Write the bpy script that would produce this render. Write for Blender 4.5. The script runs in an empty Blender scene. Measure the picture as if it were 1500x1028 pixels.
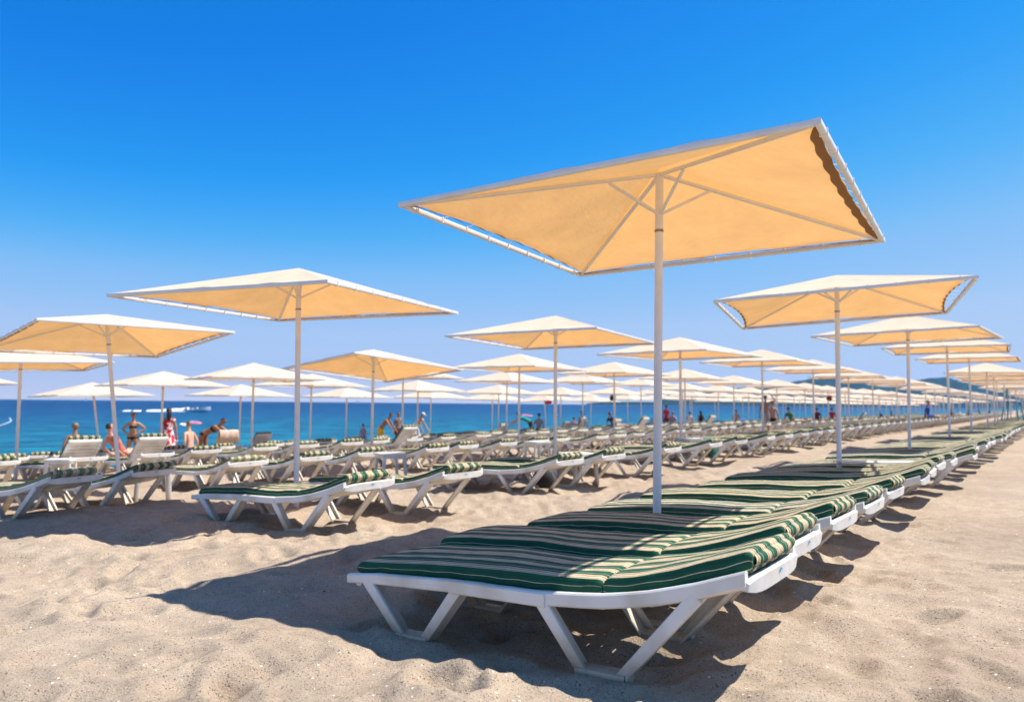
import bpy, math, random
import numpy as np
from mathutils import Vector, Matrix
random.seed(7)
R = math.radians
scene = bpy.context.scene
col = scene.collection

# ------------------------------------------------------------------ frame of the beach
# X right, Y away from the viewer, Z up.  u runs along the rows, v towards the sea.
RA = R(36.0)
def uv(u, v): return (math.sin(RA)*u - math.cos(RA)*v, math.cos(RA)*u + math.sin(RA)*v)
CAM_H = 1.1
F = 1100.0                       # focal length for a picture 1500 wide
def hor(px): return 584.3 + .0087*px
def row_point(px, v):            # where a line of sight meets the row at distance v from the viewer
    t = (px - 750)/F
    y = v/(math.sin(RA) - math.cos(RA)*t)
    return t*y, y
GV = [(-1e5, .0), (1.4, 0), (2.45, -.042), (3.1, -.062), (5.5, -.09), (7, -.11), (10.5, -.28), (12, -.33), (15, -.43), (17, -.52), (20, -.75), (22, -.87),
      (24, -1.0), (26, -1.3), (28, -1.7), (35, -3.0), (60, -6), (400, -20), (1e5, -30)]
GVx = np.array([a for a, b in GV]); GVy = np.array([b for a, b in GV])
SEA = -1.52
def ground(x, y):
    u = math.sin(RA)*np.asarray(x, float) + math.cos(RA)*np.asarray(y, float)
    v = -math.cos(RA)*np.asarray(x, float) + math.sin(RA)*np.asarray(y, float)
    g = np.interp(v, GVx, GVy)
    return g + np.clip(.006*(u-6), 0, .15)*np.clip((v-2)/4, 0, 1)
def gz(x, y): return float(ground(x, y))

# ------------------------------------------------------------------ objects and names
def tag(o, label=None, cat=None, group=None, kind=None):
    if label: o['label'] = label
    if cat: o['category'] = cat
    if group: o['group'] = group
    if kind: o['kind'] = kind
    return o
def empty(name, loc=(0, 0, 0), rot=(0, 0, 0)):
    o = bpy.data.objects.new(name, None); col.objects.link(o)
    o.location = loc; o.rotation_euler = rot; o.empty_display_size = .1
    return o
def copy_tree(o, parent=None):
    c = o.copy(); col.objects.link(c)
    if 'label' in c and parent is None: del c['label']
    c.parent = parent
    for ch in o.children: copy_tree(ch, c)
    return c

def rrect(w, h, r, n=3):
    pts = []
    for cx, cy, a0 in ((w/2-r, h/2-r, 0), (-w/2+r, h/2-r, 90), (-w/2+r, -h/2+r, 180), (w/2-r, -h/2+r, 270)):
        for k in range(n+1):
            a = R(a0 + 90*k/n); pts.append((cx + r*math.cos(a), cy + r*math.sin(a)))
    return pts

class MB:
    def __init__(s): s.v = []; s.f = []; s.m = []; s.uv = {}
    def add(s, vs, fs, mi=0):
        b = len(s.v); s.v += [tuple(p) for p in vs]
        for f in fs: s.f.append(tuple(b+i for i in f)); s.m.append(mi)
        return b
    def box(s, c, size, mi=0, M=None):
        x, y, z = (a/2 for a in size)
        vs = [Vector((sx*x, sy*y, sz*z)) for sx in (-1, 1) for sy in (-1, 1) for sz in (-1, 1)]
        if M is not None: vs = [M @ p for p in vs]
        vs = [p + Vector(c) for p in vs]
        s.add(vs, [(0, 1, 3, 2), (4, 6, 7, 5), (0, 4, 5, 1), (2, 3, 7, 6), (0, 2, 6, 4), (1, 5, 7, 3)], mi)
    def sweep(s, path, sec, side=(0, 1, 0), mi=0, cap=True, scale=None):
        path = [Vector(p) for p in path]; side = Vector(side).normalized(); n = len(sec); vs = []
        for i, p in enumerate(path):
            t = (path[min(i+1, len(path)-1)] - path[max(i-1, 0)]).normalized()
            sd = (side - t*side.dot(t)).normalized(); nr = t.cross(sd)
            k = scale[i] if scale else 1
            vs += [p + sd*(a*k) + nr*(b*k) for a, b in sec]
        fs = []
        for i in range(len(path)-1):
            for j in range(n):
                a = i*n+j; b = i*n+(j+1) % n
                fs.append((a, b, b+n, a+n))
        if cap: fs += [tuple(reversed(range(n))), tuple(range((len(path)-1)*n, len(path)*n))]
        s.add(vs, fs, mi)
    def tube(s, p0, p1, r0, r1=None, n=10, mi=0):
        r1 = r0 if r1 is None else r1
        d = (Vector(p1)-Vector(p0)).normalized()
        side = Vector((0, 0, 1)) if abs(d.z) < .9 else Vector((1, 0, 0))
        sec = [(math.cos(2*math.pi*k/n), math.sin(2*math.pi*k/n)) for k in range(n)]
        s.sweep([p0, p1], sec, side, mi, True, [r0, r1])
    def lathe(s, c, prof, n=14, mi=0, M=None):
        vs = []; fs = []
        for r, z in prof:
            for k in range(n):
                a = 2*math.pi*k/n; p = Vector((r*math.cos(a), r*math.sin(a), z))
                if M is not None: p = M @ p
                vs.append(p + Vector(c))
        for i in range(len(prof)-1):
            for k in range(n):
                a = i*n+k; b = i*n+(k+1) % n; fs.append((a, b, b+n, a+n))
        fs.append(tuple(reversed(range(n)))); fs.append(tuple(range((len(prof)-1)*n, len(prof)*n)))
        s.add(vs, fs, mi)
    def ell(s, c, rad, n=10, mi=0):
        prof = [(max(1e-3, math.sin(math.pi*k/8)), -math.cos(math.pi*k/8)) for k in range(9)]
        s.lathe(c, prof, n, mi, Matrix.Diagonal(Vector(rad)))
    def mesh(s, name, mats, smooth=True, angle=40):
        me = bpy.data.meshes.new(name); me.from_pydata(s.v, [], s.f); me.update()
        for m in (mats if isinstance(mats, (list, tuple)) else [mats]): me.materials.append(m)
        me.polygons.foreach_set('material_index', s.m)
        if s.uv:
            ul = me.uv_layers.new(name='UVMap')
            for p in me.polygons:
                for li, vi in zip(p.loop_indices, p.vertices): ul.data[li].uv = s.uv.get(vi, (0, 0))
        if smooth: me.shade_smooth(); me.set_sharp_from_angle(angle=R(angle))
        return me
    def build(s, name, mats, parent=None, smooth=True, angle=40):
        o = bpy.data.objects.new(name, s.mesh(name, mats, smooth, angle)); col.objects.link(o); o.parent = parent
        return o

# ------------------------------------------------------------------ materials
def mat(name):
    m = bpy.data.materials.new(name); m.use_nodes = True; nt = m.node_tree
    return m, nt, nt.nodes['Principled BSDF']
def node(nt, typ, **kw):
    n = nt.nodes.new(typ)
    for k, v in kw.items():
        if k in n.inputs: n.inputs[k].default_value = v
        else: setattr(n, k, v)
    return n
def ramp(nt, pts, interp='LINEAR'):
    n = nt.nodes.new('ShaderNodeValToRGB'); cr = n.color_ramp; cr.interpolation = interp
    while len(cr.elements) < len(pts): cr.elements.new(.5)
    for e, (p, c) in zip(cr.elements, pts): e.position = p; e.color = (c + (1,)) if len(c) == 3 else c
    return n
def simple(name, c, rough=.5, vary=.08, scale=8, bump=0, spec=.5):
    m, nt, b = mat(name); L = nt.links.new
    tc = node(nt, 'ShaderNodeTexCoord'); nz = node(nt, 'ShaderNodeTexNoise', Scale=scale, Detail=4.0)
    L(tc.outputs['Object'], nz.inputs['Vector'])
    lo = tuple(max(0, x*(1-vary)) for x in c); hi = tuple(min(1, x*(1+vary)) for x in c)
    r = ramp(nt, [(.3, lo), (.7, hi)]); L(nz.outputs['Fac'], r.inputs['Fac']); L(r.outputs['Color'], b.inputs['Base Color'])
    b.inputs['Roughness'].default_value = rough; b.inputs['Specular IOR Level'].default_value = spec
    if bump:
        bp = node(nt, 'ShaderNodeBump', Strength=bump, Distance=.01); L(nz.outputs['Fac'], bp.inputs['Height']); L(bp.outputs['Normal'], b.inputs['Normal'])
    return m

def sand_material():
    m, nt, b = mat('sand'); L = nt.links.new
    geo = node(nt, 'ShaderNodeNewGeometry')
    big = node(nt, 'ShaderNodeTexNoise', Scale=.55, Detail=5.0, Roughness=.6)
    mid = node(nt, 'ShaderNodeTexNoise', Scale=7.0, Detail=6.0, Roughness=.65)
    fine = node(nt, 'ShaderNodeTexNoise', Scale=150.0, Detail=3.0, Roughness=.7)
    grit = node(nt, 'ShaderNodeTexVoronoi', Scale=190.0); 
    grit2 = node(nt, 'ShaderNodeTexVoronoi', Scale=55.0)
    for n in (big, mid, fine, grit, grit2): L(geo.outputs['Position'], n.inputs['Vector'])
    c1 = ramp(nt, [(.3, (.365, .285, .207)), (.72, (.485, .388, .289))]); L(big.outputs['Fac'], c1.inputs['Fac'])
    c2 = ramp(nt, [(.32, (.84, .83, .82)), (.68, (1.1, 1.1, 1.1))]); L(mid.outputs['Fac'], c2.inputs['Fac'])
    c3 = ramp(nt, [(.3, (.68, .665, .65)), (.7, (1.28, 1.28, 1.28))]); L(fine.outputs['Fac'], c3.inputs['Fac'])
    m1 = node(nt, 'ShaderNodeMix', data_type='RGBA', blend_type='MULTIPLY'); m1.inputs[0].default_value = 1
    L(c1.outputs['Color'], m1.inputs[6]); L(c2.outputs['Color'], m1.inputs[7])
    m2 = node(nt, 'ShaderNodeMix', data_type='RGBA', blend_type='MULTIPLY'); m2.inputs[0].default_value = 1
    L(m1.outputs[2], m2.inputs[6]); L(c3.outputs['Color'], m2.inputs[7])
    # scattered dark and pale grains
    sep = node(nt, 'ShaderNodeSeparateColor'); L(grit.outputs['Color'], sep.inputs['Color'])
    dk = ramp(nt, [(.0, (1, 1, 1)), (.045, (0, 0, 0))], 'CONSTANT'); L(sep.outputs['Red'], dk.inputs['Fac'])
    m3 = node(nt, 'ShaderNodeMix', data_type='RGBA'); L(dk.outputs['Color'], m3.inputs[0]); L(m2.outputs[2], m3.inputs[6]); m3.inputs[7].default_value = (.13, .10, .08, 1)
    sep2 = node(nt, 'ShaderNodeSeparateColor'); L(grit2.outputs['Color'], sep2.inputs['Color'])
    pk = ramp(nt, [(.0, (0, 0, 0)), (.982, (1, 1, 1))], 'CONSTANT'); L(sep2.outputs['Green'], pk.inputs['Fac'])
    pd = ramp(nt, [(.0, (1, 1, 1)), (.32, (0, 0, 0))], 'CONSTANT'); L(grit2.outputs['Distance'], pd.inputs['Fac'])
    pm = node(nt, 'ShaderNodeMath', operation='MULTIPLY'); L(pk.outputs['Color'], pm.inputs[0]); L(pd.outputs['Color'], pm.inputs[1])
    m4 = node(nt, 'ShaderNodeMix', data_type='RGBA'); L(pm.outputs[0], m4.inputs[0]); L(m3.outputs[2], m4.inputs[6]); m4.inputs[7].default_value = (.74, .68, .6, 1)
    L(m4.outputs[2], b.inputs['Base Color'])
    b.inputs['Roughness'].default_value = .95; b.inputs['Specular IOR Level'].default_value = .1
    ad = node(nt, 'ShaderNodeMath', operation='MULTIPLY_ADD'); ad.inputs[1].default_value = .35
    L(fine.outputs['Fac'], ad.inputs[0]); L(mid.outputs['Fac'], ad.inputs[2])
    bp = node(nt, 'ShaderNodeBump', Strength=.65, Distance=.035); L(ad.outputs[0], bp.inputs['Height']); L(bp.outputs['Normal'], b.inputs['Normal'])
    return m

def sea_material():
    m, nt, b = mat('sea_water'); L = nt.links.new
    geo = node(nt, 'ShaderNodeNewGeometry')
    mp = node(nt, 'ShaderNodeMapping'); mp.inputs['Rotation'].default_value = (0, 0, RA); L(geo.outputs['Position'], mp.inputs['Vector'])
    sx = node(nt, 'ShaderNodeSeparateXYZ'); L(mp.outputs['Vector'], sx.inputs['Vector'])      # X = -v , Y = u
    dist = node(nt, 'ShaderNodeMapRange'); dist.inputs['From Min'].default_value = -26; dist.inputs['From Max'].default_value = -330
    L(sx.outputs['X'], dist.inputs['Value'])
    cr = ramp(nt, [(0, (.004, .148, .198)), (.1, (.001, .106, .176)), (.35, (.0005, .058, .15)), (1, (.0005, .034, .115))])
    L(dist.outputs['Result'], cr.inputs['Fac'])
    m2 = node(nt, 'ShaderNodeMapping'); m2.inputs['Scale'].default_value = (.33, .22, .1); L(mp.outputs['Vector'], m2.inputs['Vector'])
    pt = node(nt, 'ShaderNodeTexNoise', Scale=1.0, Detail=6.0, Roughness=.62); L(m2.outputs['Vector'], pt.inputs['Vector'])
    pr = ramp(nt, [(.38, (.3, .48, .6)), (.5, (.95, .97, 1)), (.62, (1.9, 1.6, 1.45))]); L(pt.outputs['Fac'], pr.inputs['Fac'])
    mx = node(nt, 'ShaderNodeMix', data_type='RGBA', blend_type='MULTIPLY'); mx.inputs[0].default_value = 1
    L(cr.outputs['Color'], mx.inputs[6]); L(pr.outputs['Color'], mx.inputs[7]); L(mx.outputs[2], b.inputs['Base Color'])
    b.inputs['Roughness'].default_value = .32; b.inputs['IOR'].default_value = 1.33; b.inputs['Specular IOR Level'].default_value = .13
    w1 = node(nt, 'ShaderNodeMapping'); w1.inputs['Scale'].default_value = (1.1, .4, 1); L(mp.outputs['Vector'], w1.inputs['Vector'])
    wn = node(nt, 'ShaderNodeTexNoise', Scale=.9, Detail=5.0, Roughness=.6); L(w1.outputs['Vector'], wn.inputs['Vector'])
    bp = node(nt, 'ShaderNodeBump', Strength=1.0, Distance=.8); L(wn.outputs['Fac'], bp.inputs['Height']); L(bp.outputs['Normal'], b.inputs['Normal'])
    return m

def stripe_material(name, green, cream, fade):
    m, nt, b = mat(name); L = nt.links.new
    tc = node(nt, 'ShaderNodeTexCoord'); sx = node(nt, 'ShaderNodeSeparateXYZ'); L(tc.outputs['UV'], sx.inputs['Vector'])
    nz = node(nt, 'ShaderNodeTexNoise', Scale=5.0, Detail=3.0); L(tc.outputs['UV'], nz.inputs['Vector'])
    wob = node(nt, 'ShaderNodeMath', operation='MULTIPLY_ADD'); wob.inputs[1].default_value = .0025; L(nz.outputs['Fac'], wob.inputs[0]); L(sx.outputs['X'], wob.inputs[2])
    dv = node(nt, 'ShaderNodeMath', operation='DIVIDE'); dv.inputs[1].default_value = .118; L(wob.outputs[0], dv.inputs[0])
    fr = node(nt, 'ShaderNodeMath', operation='FRACT'); L(dv.outputs[0], fr.inputs[0])
    white = tuple(min(.8, c*1.18) for c in cream); tan = (cream[0]*.8, cream[1]*.68, cream[2]*.62); blk = (.02, .022, .02); dg = tuple(c*.55 for c in green)
    pts = [(0, green), (.17, dg), (.19, green), (.335, white), (.355, dg), (.38, green), (.55, white), (.575, tan), (.65, blk), (.675, cream), (.80, blk), (.825, tan), (.91, white), (.94, dg)]
    r = ramp(nt, pts, 'CONSTANT'); L(fr.outputs[0], r.inputs['Fac'])
    n2 = node(nt, 'ShaderNodeTexNoise', Scale=9.0, Detail=5.0, Roughness=.7); L(tc.outputs['Object'], n2.inputs['Vector'])
    fd = ramp(nt, [(.35, (1-fade,)*3), (.7, (1+fade*.5,)*3)]); L(n2.outputs['Fac'], fd.inputs['Fac'])
    mx = node(nt, 'ShaderNodeMix', data_type='RGBA', blend_type='MULTIPLY'); mx.inputs[0].default_value = 1
    L(r.outputs['Color'], mx.inputs[6]); L(fd.outputs['Color'], mx.inputs[7]); L(mx.outputs[2], b.inputs['Base Color'])
    b.inputs['Roughness'].default_value = .8; b.inputs['Specular IOR Level'].default_value = .2; b.inputs['Sheen Weight'].default_value = .0
    wv = node(nt, 'ShaderNodeTexNoise', Scale=16.0, Detail=4.0, Roughness=.6); L(tc.outputs['Object'], wv.inputs['Vector'])
    bp = node(nt, 'ShaderNodeBump', Strength=.35, Distance=.02); L(wv.outputs['Fac'], bp.inputs['Height']); L(bp.outputs['Normal'], b.inputs['Normal'])
    return m

def cloth_material(name, dif, trans, ft):
    m, nt, b = mat(name); L = nt.links.new; out = nt.nodes['Material Output']
    tc = node(nt, 'ShaderNodeTexCoord'); nz = node(nt, 'ShaderNodeTexNoise', Scale=2.2, Detail=6.0, Roughness=.65); L(tc.outputs['Object'], nz.inputs['Vector'])
    r1 = ramp(nt, [(.3, tuple(c*.88 for c in dif)), (.7, tuple(min(1, c*1.05) for c in dif))]); L(nz.outputs['Fac'], r1.inputs['Fac'])
    r2 = ramp(nt, [(.3, tuple(c*.9 for c in trans)), (.7, tuple(min(1, c*1.05) for c in trans))]); L(nz.outputs['Fac'], r2.inputs['Fac'])
    d = node(nt, 'ShaderNodeBsdfDiffuse'); t = node(nt, 'ShaderNodeBsdfTranslucent'); mx = node(nt, 'ShaderNodeMixShader'); mx.inputs[0].default_value = ft
    L(r1.outputs['Color'], d.inputs['Color']); L(r2.outputs['Color'], t.inputs['Color'])
    L(d.outputs[0], mx.inputs[1]); L(t.outputs[0], mx.inputs[2]); L(mx.outputs[0], out.inputs['Surface'])
    n2 = node(nt, 'ShaderNodeTexNoise', Scale=9.0, Detail=3.0, Distortion=.6)
    mp = node(nt, 'ShaderNodeMapping'); mp.inputs['Scale'].default_value = (1, 1, 5); L(tc.outputs['Object'], mp.inputs['Vector']); L(mp.outputs['Vector'], n2.inputs['Vector'])
    bp = node(nt, 'ShaderNodeBump', Strength=.4, Distance=.02); L(n2.outputs['Fac'], bp.inputs['Height'])
    L(bp.outputs['Normal'], d.inputs['Normal']); L(bp.outputs['Normal'], t.inputs['Normal'])
    nt.nodes.remove(b)
    return m

def plastic_material():
    m, nt, b = mat('white_plastic'); L = nt.links.new
    tc = node(nt, 'ShaderNodeTexCoord'); sx = node(nt, 'ShaderNodeSeparateXYZ'); L(tc.outputs['Object'], sx.inputs['Vector'])
    nz = node(nt, 'ShaderNodeTexNoise', Scale=14.0, Detail=6.0, Roughness=.7); L(tc.outputs['Object'], nz.inputs['Vector'])
    # sand dust clinging to the feet
    ad = node(nt, 'ShaderNodeMath', operation='MULTIPLY_ADD'); ad.inputs[1].default_value = .16; L(nz.outputs['Fac'], ad.inputs[0]); L(sx.outputs['Z'], ad.inputs[2])
    r = ramp(nt, [(.1, (.42, .34, .25)), (.17, (.6, .54, .46)), (.3, (.77, .752, .715))]); L(ad.outputs[0], r.inputs['Fac'])
    st = node(nt, 'ShaderNodeTexNoise', Scale=5.0, Detail=5.0); L(tc.outputs['Object'], st.inputs['Vector'])
    sr = ramp(nt, [(.36, (.8, .77, .71)), (.6, (1, 1, 1))]); L(st.outputs['Fac'], sr.inputs['Fac'])
    mx = node(nt, 'ShaderNodeMix', data_type='RGBA', blend_type='MULTIPLY'); mx.inputs[0].default_value = 1
    L(r.outputs['Color'], mx.inputs[6]); L(sr.outputs['Color'], mx.inputs[7]); L(mx.outputs[2], b.inputs['Base Color'])
    b.inputs['Roughness'].default_value = .42
    return m

M = {}
M['sand'] = sand_material(); M['sea'] = sea_material(); M['plastic'] = plastic_material()
M['stripe'] = stripe_material('striped_canvas', (.015, .096, .052), (.66, .54, .35), .2)
M['stripe_faded'] = stripe_material('faded_striped_canvas', (.16, .20, .10), (.66, .58, .42), .14)
M['stripe_worn'] = stripe_material('worn_striped_canvas', (.03, .115, .062), (.66, .57, .42), .3)
M['canopy'] = cloth_material('shade_cloth', (.90, .79, .61), (.82, .37, .085), .38)
M['hem'] = cloth_material('shade_cloth_hem', (.30, .19, .10), (.28, .14, .05), .25)
M['paint'] = simple('white_painted_steel', (.74, .73, .72), .4, .06, 6)
M['weld'] = simple('rusty_weld', (.32, .25, .2), .8, .3, 40)
M['cord'] = simple('white_cord', (.78, .76, .72), .8, .05, 30)
M['logo'] = simple('blue_print', (.02, .30, .52), .5, .1, 30)
M['logo_pale'] = simple('pale_blue_print', (.42, .60, .72), .5, .1, 30)

# ------------------------------------------------------------------ world, sun, camera
SUN_EL, SUN_AZ = R(58), R(75)
w = bpy.data.worlds.new('World'); scene.world = w; w.use_nodes = True
nt = w.node_tree; bg = nt.nodes['Background']
sky = nt.nodes.new('ShaderNodeTexSky'); sky.sky_type = 'NISHITA'; sky.sun_disc = False
sky.sun_elevation = SUN_EL; sky.sun_rotation = SUN_AZ; sky.altitude = 0; sky.air_density = 1.0; sky.dust_density = .6; sky.ozone_density = 3.0
sky.air_density = .5; sky.dust_density = 0; sky.ozone_density = 10
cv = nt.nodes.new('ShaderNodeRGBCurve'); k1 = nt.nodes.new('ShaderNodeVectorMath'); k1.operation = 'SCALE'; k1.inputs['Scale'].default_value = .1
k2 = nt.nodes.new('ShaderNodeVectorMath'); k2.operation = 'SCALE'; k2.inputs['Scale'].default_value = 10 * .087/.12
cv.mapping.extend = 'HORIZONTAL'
for ch, pts in ((0, [(0, .11), (.026, .10), (.033, .014), (.038, .002), (.06, .012), (.075, .048), (.095, .135), (.145, .245), (.34, .36), (1, .7)]),  # darkest sky tones, above the view, lifted as added fill for the shade
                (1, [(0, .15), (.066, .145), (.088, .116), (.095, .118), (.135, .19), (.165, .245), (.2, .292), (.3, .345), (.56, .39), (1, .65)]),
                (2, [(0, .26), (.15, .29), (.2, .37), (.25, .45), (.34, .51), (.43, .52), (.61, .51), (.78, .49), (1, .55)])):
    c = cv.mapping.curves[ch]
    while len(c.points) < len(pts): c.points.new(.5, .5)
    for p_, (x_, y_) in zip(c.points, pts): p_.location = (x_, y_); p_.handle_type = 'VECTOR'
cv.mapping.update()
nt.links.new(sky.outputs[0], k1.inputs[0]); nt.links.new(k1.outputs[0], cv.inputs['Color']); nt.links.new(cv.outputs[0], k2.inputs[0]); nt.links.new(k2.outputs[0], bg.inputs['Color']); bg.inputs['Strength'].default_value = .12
sl = bpy.data.lights.new('sun', 'SUN'); sl.energy = 3.7; sl.angle = R(.53); sl.color = (1, .955, .88)
so = bpy.data.objects.new('sun', sl); col.objects.link(so)
sd = Vector((math.sin(SUN_AZ)*math.cos(SUN_EL), math.cos(SUN_AZ)*math.cos(SUN_EL), math.sin(SUN_EL)))
so.rotation_euler = (-sd).to_track_quat('-Z', 'Y').to_euler(); so.location = (20, 10, 40)

P = math.atan((hor(750)-514)/F); rl = math.atan(.0087)
r0 = Vector((1, 0, 0)); u0 = Vector((0, -math.sin(P), math.cos(P))); bk = Vector((0, -math.cos(P), -math.sin(P)))
rt = r0*math.cos(rl) + u0*math.sin(rl); up = -r0*math.sin(rl) + u0*math.cos(rl)
cam = bpy.data.cameras.new('camera'); co = bpy.data.objects.new('camera', cam); col.objects.link(co)
co.matrix_world = Matrix(((rt.x, up.x, bk.x, 0), (rt.y, up.y, bk.y, 0), (rt.z, up.z, bk.z, CAM_H), (0, 0, 0, 1)))
cam.sensor_width = 36; cam.lens = 36*F/1500; cam.clip_start = .05; cam.clip_end = 60000
cam.dof.use_dof = True; cam.dof.focus_distance = 4.0; cam.dof.aperture_fstop = 2.2
scene.camera = co
scene.view_settings.view_transform = 'Standard'; scene.view_settings.look = 'None'; scene.view_settings.gamma = 1
scene.view_settings.exposure = 1.05

# ------------------------------------------------------------------ the ground
rng = np.random.default_rng(11)
def vnoise(x, y, seed):
    xi = np.floor(x).astype(np.int64); yi = np.floor(y).astype(np.int64); fx = x-xi; fy = y-yi
    fx = fx*fx*fx*(fx*(fx*6-15)+10); fy = fy*fy*fy*(fy*(fy*6-15)+10)
    def h(a, b):
        n = (a*374761393 + b*668265263 + seed*974711) & 0x7fffffff
        n = ((n ^ (n >> 13))*1274126177) & 0x7fffffff
        return ((n ^ (n >> 16)) & 0xffff)/65535.0
    return ((h(xi, yi)*(1-fx)+h(xi+1, yi)*fx)*(1-fy) + (h(xi, yi+1)*(1-fx)+h(xi+1, yi+1)*fx)*fy)*2-1
def lines(lo, fine_lo, fine_hi, hi, step, grow):
    a = list(np.arange(fine_lo, fine_hi, step)); s = step; p = a[-1]
    while p < hi: s *= grow; p += s; a.append(p)
    s = step; p = a[0]; b = []
    while p > lo: s *= grow; p -= s; b.append(p)
    return np.array(b[::-1] + a)
xs = lines(-9000, -3.6, 3.6, 9000, .026, 1.045); ys = lines(-60, 1.9, 6.2, 9000, .026, 1.03)
X, Y = np.meshgrid(xs, ys); Z = ground(X, Y)
dist = np.hypot(X, Y)
det = np.clip(1.4 - dist/60, 0, 1)
smooth_path = np.clip((X - 1.2 - .42*(Y-2.5))/1.2, 0, 1)*.55           # trodden, flatter sand on the land side of the front row
amp = det*(1-smooth_path)
def rot(a): return X*math.cos(a)+Y*math.sin(a), -X*math.sin(a)+Y*math.cos(a)
x1, y1 = rot(.4); Zn = .055*vnoise(x1/1.3, y1/.8, 1)
x1, y1 = rot(1.1); Zn += .026*vnoise(x1/.55, y1/.33, 2)
x1, y1 = rot(.9); rid = 1-np.abs(vnoise(x1/.75, y1/.42, 3)); Zn += .036*(rid**2-.4)
x1, y1 = rot(2.0); Zn += .015*vnoise(x1/.2, y1/.15, 4) + .005*vnoise(X/.085, Y/.085, 5)
Z = Z + Zn*amp
# footprints: shallow dents with a raised rim
for k in range(1500):
    cx = rng.uniform(-7, 8); cy = rng.uniform(1.8, 14); a = rng.uniform(0, math.pi)
    if cx > 1.2 + .42*(cy-2.5) and rng.random() < .5: continue
    i0, i1 = np.searchsorted(xs, [cx-.45, cx+.45]); j0, j1 = np.searchsorted(ys, [cy-.45, cy+.45])
    if i1-i0 < 3 or j1-j0 < 3: continue
    px = X[j0:j1, i0:i1]-cx; py = Y[j0:j1, i0:i1]-cy
    q = np.sqrt(((px*math.cos(a)+py*math.sin(a))/.15)**2 + ((-px*math.sin(a)+py*math.cos(a))/.075)**2)
    d = rng.uniform(.013, .036)
    Z[j0:j1, i0:i1] += -d*np.exp(-(q**2.4)) + .45*d*np.exp(-((q-1.45)/.38)**2)
nx, ny = len(xs), len(ys)
me = bpy.data.meshes.new('sand'); me.vertices.add(nx*ny)
me.vertices.foreach_set('co', np.stack([X, Y, Z], -1).astype(np.float32).ravel())
ii, jj = np.meshgrid(np.arange(nx-1), np.arange(ny-1)); base = (jj*nx+ii).ravel()
quads = np.stack([base, base+1, base+1+nx, base+nx], -1)
me.loops.add(quads.size); me.loops.foreach_set('vertex_index', quads.ravel().astype(np.int32))
me.polygons.add(len(quads)); me.polygons.foreach_set('loop_start', np.arange(0, quads.size, 4).astype(np.int32))
me.update(calc_edges=True); me.validate(); me.shade_smooth(); me.materials.append(M['sand'])
o = bpy.data.objects.new('sand_beach', me); col.objects.link(o); tag(o, kind='structure')
def surf(x, y):
    i = min(max(int(np.searchsorted(xs, x)), 1), nx-1); j = min(max(int(np.searchsorted(ys, y)), 1), ny-1)
    return float((Z[j, i]+Z[j-1, i]+Z[j, i-1]+Z[j-1, i-1])/4)

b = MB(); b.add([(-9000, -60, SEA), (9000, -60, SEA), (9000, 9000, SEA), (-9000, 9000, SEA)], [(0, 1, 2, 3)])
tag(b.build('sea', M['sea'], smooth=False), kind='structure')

# hills across the bay: ridges with real depth
def hills(name, prof, dist0, depth, base_z, matl, seed):
    pr = np.array(prof, float); n = 160; m = 26
    px = np.linspace(pr[0, 0], pr[-1, 0], n); hy = np.interp(px, pr[:, 0], pr[:, 1])
    vs = []
    for k in range(m):
        f = k/(m-1)
        for i in range(n):
            d = dist0 + depth*f; t = (px[i]-750)/F
            x = t*dist0 + t*depth*f*.9; y = d
            top = hy[i]*dist0*(1+depth/dist0*.5)/F + 1.1
            prof_f = math.sin(math.pi*min(1, f*1.0))**.8
            nz = float(vnoise(np.array(x/260.0), np.array(y/260.0), seed))*.16 + float(vnoise(np.array(x/90.0), np.array(y/90.0), seed+1))*.08
            vs.append((x, y, base_z + (top-base_z)*max(0, prof_f*(1+nz*(1 if f < .9 else 0)))))
    fs = [(k*n+i, k*n+i+1, (k+1)*n+i+1, (k+1)*n+i) for k in range(m-1) for i in range(n-1)]
    b = MB(); b.add(vs, fs); o = b.build(name, matl, angle=180); tag(o, kind='structure'); return o
M['hill'] = simple('wooded_hillside', (.02, .042, .034), .95, .35, .01, 0, .05)
hills('hills', [(960, 2), (975, 16), (1040, 21), (1100, 26), (1160, 31), (1210, 36), (1262, 40), (1320, 34), (1345, 32), (1395, 39), (1435, 41), (1480, 36), (1540, 40), (1640, 50), (1800, 44), (1950, 20), (2000, 2)], 5200, 1800, -20, M['hill'], 21)
hills('headland', [(860, 1), (885, 3.5), (960, 4.5), (1040, 5), (1110, 7), (1180, 9), (1260, 6), (1300, 1)], 4300, 500, -6, M['hill'], 31)

# ------------------------------------------------------------------ sun loungers
RAIL = [(-1.47, .238, .284), (-1.28, .25, .302), (-.74, .264, .322), (-.3, .262, .32), (0, .28, .34), (.2, .311, .371), (.4, .36, .42), (.62, .43, .49)]
RS = [a for a, _, _ in RAIL]
def rail_top(s): return float(np.interp(s, RS, [c for _, _, c in RAIL]))
HW = .33
ORD = ['first', 'second', 'third', 'fourth', 'fifth', 'sixth', 'seventh', 'eighth', 'ninth', 'tenth', 'eleventh', 'twelfth', 'thirteenth', 'fourteenth', 'fifteenth',
       'sixteenth', 'seventeenth', 'eighteenth', 'nineteenth', 'twentieth'] + ['twenty ' + x for x in ('first', 'second', 'third', 'fourth', 'fifth', 'sixth', 'seventh', 'eighth', 'ninth')] + ['thirtieth'] + ['thirty ' + x for x in ('first', 'second', 'third', 'fourth', 'fifth', 'sixth', 'seventh', 'eighth', 'ninth')]

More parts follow.
